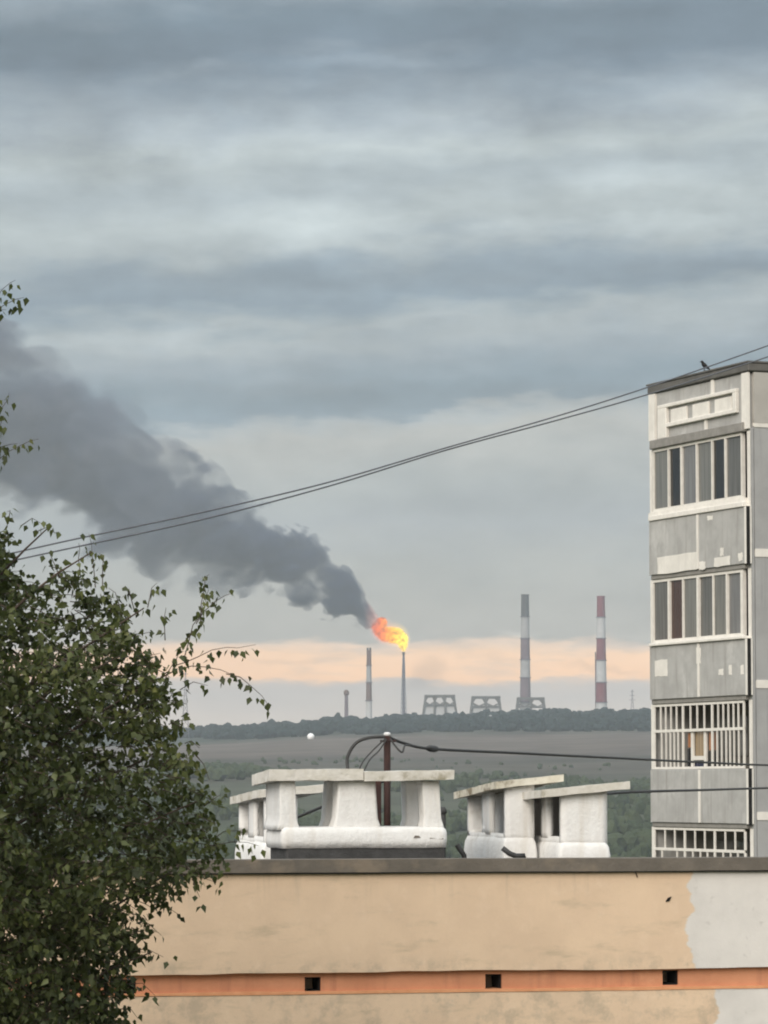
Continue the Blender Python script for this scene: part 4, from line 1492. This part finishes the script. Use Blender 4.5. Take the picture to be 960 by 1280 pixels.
def flame():
    """burning gas: a hull of lobes holding a ragged emitting volume"""
    lobes = [(504.5, 811.5, 3.0), (503.8, 806, 6.0), (502.0, 799, 8.5), (496, 794.5, 10.0), (489, 793.5, 10.0), (481, 792.5, 9.5), (475, 789, 8.0), (471, 784, 6.5), (477, 778, 7.0)]
    pts = [Vector(((a - 504.5) * S, 0, (814 - b_) * S)) for a, b_, r in lobes]
    rad = [r * S for a, b_, r in lobes]
    ax_ = [(505, 818, 2.5), (505, 811, 6), (503, 803, 12), (498, 796, 16), (491, 792, 17), (483, 790, 17), (476, 786, 16), (470, 782, 13), (465, 779, 7)]
    mb = MB().tube([Vector(((a - 504.5) * S, 0, (814 - b_) * S)) for a, b_, r in ax_], [r * S for a, b_, r in ax_], 20)
    m = bpy.data.materials.new('gas_flame')
    m.use_nodes = True
    t = NT(m.node_tree)
    co = t.n('ShaderNodeTexCoord').outputs['Object']
    x, y, z = t.sep(co)[:3]
    n1_ = t.noise(co, .15, 4.0, .6, 1.0)
    n2_ = t.noise(co, .17, 3.0, .6, .8)
    n3_ = t.noise(co, .34, 2.0, .6)
    d = None
    for p, r in zip(pts, rad):
        vd = t.n('ShaderNodeVectorMath', operation='DISTANCE')
        t.put(vd.inputs[0], co)
        vd.inputs[1].default_value = p
        q = t.math('DIVIDE', vd.outputs['Value'], r)
        d = q if d is None else t.math('SMOOTH_MIN', d, q, .3)
    far = t.range(x, -8.0, -38.0)
    rag = t.math('MULTIPLY_ADD', far, .75, .5)
    d = t.math('ADD', d, t.math('MULTIPLY', t.math('SUBTRACT', n2_, .5), rag))
    d = t.math('ADD', d, t.math('MULTIPLY', t.math('SUBTRACT', n3_, .5), t.math('MULTIPLY', rag, .5)))
    body = t.range(d, 1.08, .86)
    k = t.math('ADD', t.math('DIVIDE', x, -42.0), t.math('MULTIPLY', t.math('SUBTRACT', n1_, .5), 1.25))
    col = t.ramp(k, [(0.0, (1.0, .66, .06, 1)), (.34, (1.0, .46, .012, 1)), (.52, (1.0, .30, .006, 1)), (.76, (1.0, .19, .008, 1)), (1.0, (.85, .13, .02, 1))])
    st = t.math('MULTIPLY', t.range(n2_, .40, .52, .28, 1.2), t.range(k, .3, 1.0, 1.0, .6))
    em = t.n('ShaderNodeEmission')
    t.put(em.inputs['Color'], col)
    halo = t.range(d, 2.0, .9, 0.0, .009)  # faint emission added for firelight on the air round the flame
    t.put(em.inputs['Strength'], t.math('ADD', t.math('MULTIPLY', t.math('MULTIPLY', st, body), .24), halo))
    ab = t.n('ShaderNodeVolumeAbsorption')
    ab.inputs['Color'].default_value = (0, 0, 0, 1)
    t.put(ab.inputs['Density'], t.math('MULTIPLY', body, .3))
    ad = t.n('ShaderNodeAddShader')
    t.t.links.new(em.outputs[0], ad.inputs[0])
    t.t.links.new(ab.outputs[0], ad.inputs[1])
    o = t.n('ShaderNodeOutputMaterial')
    t.t.links.new(ad.outputs[0], o.inputs['Volume'])
    m.cycles.volume_step_rate = .2
    ob = mb.build('flame', m)
    ob.location = TIP
    return tag(ob, 'yellow and orange flame blown left from the flare stack tip', 'flame')


flame()

# ------------------------------------------------------------------ birch at the left
YT = 30.0
TX = -4.15
TR = Vector((TX, YT, 0))
birch = empty('birch_tree', TR, 0, 'birch with dense small dark green leaves filling the lower left', 'tree')
ST = F / YT            # px per metre at the tree


def tpx(px, py, d=0.0):
    return at(px, py, YT + d) - TR


trunk_pts = []
for k in range(15):
    h = 20.5 * k / 14
    trunk_pts.append(Vector((.25 * math.sin(h * .33), .18 * math.sin(h * .41 + 1), h)))
MB().tube(trunk_pts, [.21 * (1 - .93 * k / 14) ** .8 + .008 for k in range(15)], 12).build('trunk', M['bark'], birch, smooth=True)


def trunk_at(h):
    f = max(0.0, min(13.999, h / 20.5 * 14))
    i = int(f)
    return trunk_pts[i].lerp(trunk_pts[i + 1], f - i)


# outline of the crown to the right, as pixels: row -> reach
OUT_Y = [300, 480, 560, 625, 645, 670, 700, 735, 770, 810, 850, 890, 940, 990, 1040, 1075, 1100, 1130, 1160, 1200, 1240, 1290, 1400, 1600, 1900]
OUT_X = [-110, -95, -90, -70, -25, 15, 60, 125, 172, 205, 228, 236, 246, 282, 298, 290, 262, 214, 200, 194, 188, 175, 160, 130, -60]


def reach(py):
    return float(np.interp(py, OUT_Y, OUT_X))


limbs, twigs = [], []


def curve_pts(a, b, sag, n):
    out = []
    for i in range(n + 1):
        q = i / n
        p = a.lerp(b, q)
        p.z += sag * math.sin(math.pi * q)
        p += Vector((random.gauss(0, .015), random.gauss(0, .015), random.gauss(0, .012))) * (1 if 0 < i < n else 0)
        out.append(p)
    return out


# limbs rise from the trunk and reach to the crown's edge on every side
for h in np.arange(5.0, 19.8, .34):
    for s in range(2):
        ang = random.uniform(0, 2 * math.pi)
        a = trunk_at(h)
        py = 985 - (h + .9 - E) * ST
        rmax = max(.35, (reach(py) - 480) / ST - TX)
        L = rmax * random.uniform(.75, .98)
        b = a + Vector((math.cos(ang) * L, math.sin(ang) * L * .8, random.uniform(.5, 1.3)))
        limbs.append((curve_pts(a, b, .12, 6), .035 * (1 - h / 24)))
# and a few that point into the picture
for (px, py, h) in ((215, 840, 15.2), (180, 760, 15.7), (115, 690, 16.3), (60, 660, 16.6), (250, 1000, 14.2), (230, 1080, 13.4), (190, 1190, 13.0), (215, 930, 14.8), (150, 820, 15.6)):
    limbs.append((curve_pts(trunk_at(h), tpx(px, py, random.uniform(-.4, .4)), .12, 7), .03))
lm = MB()
for pts, r in limbs:
    lm.tube(pts, [r * (1 - .8 * i / (len(pts) - 1)) for i in range(len(pts))], 5, caps=False)
tag(lm.build('limb', M['twig'], birch, smooth=True), kind='stuff')

leaf_p, leaf_d, leaf_s = [], [], []


def add_leaf(p, d, s):
    leaf_p.append(tuple(p))
    leaf_d.append(tuple(d))
    leaf_s.append(s)


def twig(p, d, L, dens, hang=.5, size=1.0):
    """thin drooping twig with leaves on both sides"""
    pts = [p.copy()]
    n = max(3, int(L / .07))
    for i in range(n):
        d = (d + Vector((random.gauss(0, .16), random.gauss(0, .16), random.gauss(0, .12) - hang * .16))).normalized()
        pts.append(pts[-1] + d * (L / n))
    twigs.append(pts)
    for i, q in enumerate(pts[1:]):
        for _ in range(dens):
            off = Vector((random.gauss(0, .03), random.gauss(0, .03), random.gauss(0, .03)))
            ld = Vector((random.gauss(0, .55), random.gauss(0, .55), -.65 + random.gauss(0, .45)))
            add_leaf(q + off, ld.normalized(), random.choice((.7, .9, 1.0, 1.15)) * random.uniform(.052, .068) * size)


def in_crown(p, m=0.0):
    w_ = p + TR
    py = 985 - (w_.z - E) * ST
    r = (reach(py) - 480) / ST - TX - m
    c = trunk_at(p.z)
    dx_, dy_ = p.x - c.x, p.y - c.y
    return r > .1 and (dx_ * dx_ + (dy_ / .8) ** 2) < r * r


# leafy sprays through the crown's volume, denser in clumps
count = 0
tries = 0
while count < 11500 and tries < 200000:
    tries += 1
    h = random.uniform(9.5, 20.4)
    py = 985 - (h - E) * ST
    rr_ = max(.15, (reach(py) - 480) / ST - TX)
    ang = random.uniform(0, 2 * math.pi)
    q = math.sqrt(random.uniform(.02, 1.0))
    c = trunk_at(h)
    p = Vector((c.x + math.cos(ang) * rr_ * q, c.y + math.sin(ang) * rr_ * q * .8, h))
    vis = p.x + TX > -3.9
    if not vis and random.random() < .55:
        continue
    cl = mnoise.noise((p.x * 1.35, p.y * 1.35, p.z * 1.25 + 5)) + .5 * mnoise.noise((p.x * 3.2, p.y * 3.2, p.z * 3.2))
    lim = -.34 + .25 * max(0, q - .75) * 4 * .5
    if cl < lim - .2 * min(1.0, max(0.0, (py - 1040) / 120.0)) + .30 * min(1.0, max(0.0, (900 - py) / 120.0)):
        continue
    out = Vector((math.cos(ang), math.sin(ang), random.uniform(-.3, .8))).normalized()
    L = random.uniform(.18, .42)
    if not in_crown(p + out * L * .6, .02):
        L *= .6
    twig(p, out, L, 3, .85, 1.12)
    count += 1

# single sprays seen against the sky and the wall
SPRAYS = [((205, 860), (240, 790), .9), ((232, 820), (262, 735), 1.0), ((243, 780), (288, 742), .9), ((215, 835), (316, 808), 1.1), ((222, 838), (300, 845), 1.1), ((285, 842), (338, 884), 1.0),
          ((225, 862), (262, 858), .7), ((120, 735), (112, 668), 1.0), ((128, 740), (126, 690), .8), ((100, 720), (100, 680), .7), ((185, 760), (196, 728), .9), ((165, 760), (160, 735), .7),
          ((150, 760), (135, 735), .7), ((45, 665), (72, 668), .9), ((25, 655), (55, 655), .8), ((205, 800), (208, 760), .7), ((252, 775), (258, 718), .8), ((10, 655), (8, 640), .7),
          ((-25, 410), (18, 350), 1.0), ((-15, 400), (32, 372), .8), ((-10, 400), (8, 385), .8), ((-35, 610), (12, 492), 1.2), ((-30, 600), (46, 548), 1.1), ((-20, 590), (6, 520), 1.2),
          ((-20, 575), (20, 555), 1.0), ((215, 1095), (268, 1105), 1.3), ((235, 1085), (250, 1125), 1.1), ((190, 1130), (225, 1148), 1.0), ((165, 1190), (205, 1195), 1.2), ((160, 1230), (195, 1245), .9),
          ((150, 1260), (172, 1275), .9), ((255, 1060), (325, 1055), 1.1), ((262, 1050), (305, 1042), .9), ((150, 800), (150, 770), .8), ((75, 720), (60, 690), .9), ((275, 1070), (285, 1098), .9),
          ((245, 945), (262, 975), .9), ((230, 930), (250, 935), .8), ((175, 1150), (198, 1170), .9)]
for (a, b, s) in SPRAYS:
    d0 = random.uniform(-.25, .25)
    A, B = tpx(a[0], a[1], d0), tpx(b[0], b[1], d0 + random.uniform(-.08, .08))
    L = (B - A).length
    n = max(4, int(L / .055))
    pts = []
    for i in range(n + 1):
        q = i / n
        p = A.lerp(B, q) + Vector((random.gauss(0, .01), random.gauss(0, .02), random.gauss(0, .01) + .05 * math.sin(q * math.pi)))
        pts.append(p)
        for _ in range(2 if random.random() < .75 * s else 1):
            ld = Vector((random.gauss(0, .4), random.gauss(0, .4), -.8 + random.gauss(0, .25))).normalized()
            add_leaf(p + Vector((random.gauss(0, .028), random.gauss(0, .04), random.gauss(0, .028) - .02)), ld, random.uniform(.048, .074))
    twigs.append(pts)

tw = MB()
for pts in twigs:
    st_ = pts[::2] + ([pts[-1]] if len(pts) % 2 == 0 else [])
    tw.tube(st_, [.0055 - .0035 * i / max(1, len(st_) - 1) for i in range(len(st_))], 3, caps=False)
tag(tw.build('twig', M['twig'], birch), kind='stuff')


def leaves():
    P_ = np.array(leaf_p)
    D_ = np.array(leaf_d)
    S_ = np.array(leaf_s)[:, None]
    n = len(P_)
    ref = rng.normal(size=(n, 3))
    side = np.cross(D_, ref)
    side /= np.linalg.norm(side, axis=1)[:, None] + 1e-9
    nrm = np.cross(D_, side)
    # birch leaf: broad near the stalk, pointed, folded a little along the midrib
    a = P_
    b1 = P_ + D_ * S_ * .32 + side * S_ * .40 + nrm * S_ * .10
    b2 = P_ + D_ * S_ * .32 - side * S_ * .40 + nrm * S_ * .10
    c1 = P_ + D_ * S_ * .72 + side * S_ * .20 + nrm * S_ * .05
    c2 = P_ + D_ * S_ * .72 - side * S_ * .20 + nrm * S_ * .05
    e = P_ + D_ * S_ * 1.12
    V = np.stack([a, b1, c1, e, c2, b2], 1).reshape(-1, 3)
    idx = np.arange(n)[:, None] * 6
    F1 = idx + np.array([[0, 1, 2, 3]])
    F2 = idx + np.array([[0, 3, 4, 5]])
    Fs = np.concatenate([F1, F2])
    me = bpy.data.meshes.new('crown')
    me.vertices.add(len(V))
    me.vertices.foreach_set('co', V.ravel())
    me.loops.add(Fs.size)
    me.loops.foreach_set('vertex_index', Fs.ravel())
    me.polygons.add(len(Fs))
    me.polygons.foreach_set('loop_start', np.arange(len(Fs)) * 4)
    me.polygons.foreach_set('loop_total', np.full(len(Fs), 4))
    me.update()
    # a colour of its own for every leaf
    at_ = me.attributes.new('tone', 'FLOAT', 'FACE')
    tone = rng.uniform(0, 1, n)
    at_.data.foreach_set('value', np.concatenate([tone, tone]).astype(np.float32))
    m = bpy.data.materials.new('birch_leaves')
    m.use_nodes = True
    t = NT(m.node_tree)
    ton = t.n('ShaderNodeAttribute', attribute_name='tone').outputs['Fac']
    co = t.n('ShaderNodeTexCoord').outputs['Object']
    nz = t.noise(co, 1.1, 3, .5)
    k = t.math('ADD', t.math('MULTIPLY', ton, .6), t.math('MULTIPLY', t.range(nz, .35, .65), .4))
    col = t.ramp(k, [(0, (.024, .033, .012, 1)), (.45, (.058, .072, .025, 1)), (.8, (.105, .122, .043, 1)), (1, (.18, .185, .07, 1))])
    p = t.n('ShaderNodeBsdfPrincipled')
    t.put(p.inputs['Base Color'], col)
    p.inputs['Roughness'].default_value = .55
    p.inputs['Specular IOR Level'].default_value = .35
    tr = t.n('ShaderNodeBsdfTranslucent')
    t.put(tr.inputs['Color'], t.mix(1.0, col, (.8, 1.0, .5, 1), 'MULTIPLY'))
    mx = t.n('ShaderNodeMixShader')
    mx.inputs[0].default_value = .25
    t.t.links.new(p.outputs[0], mx.inputs[1])
    t.t.links.new(tr.outputs[0], mx.inputs[2])
    o = t.n('ShaderNodeOutputMaterial')
    t.t.links.new(mx.outputs[0], o.inputs['Surface'])
    me.materials.append(m)
    ob = bpy.data.objects.new('crown', me)
    C.objects.link(ob)
    ob.parent = birch
    return tag(ob, kind='stuff')


leaves()
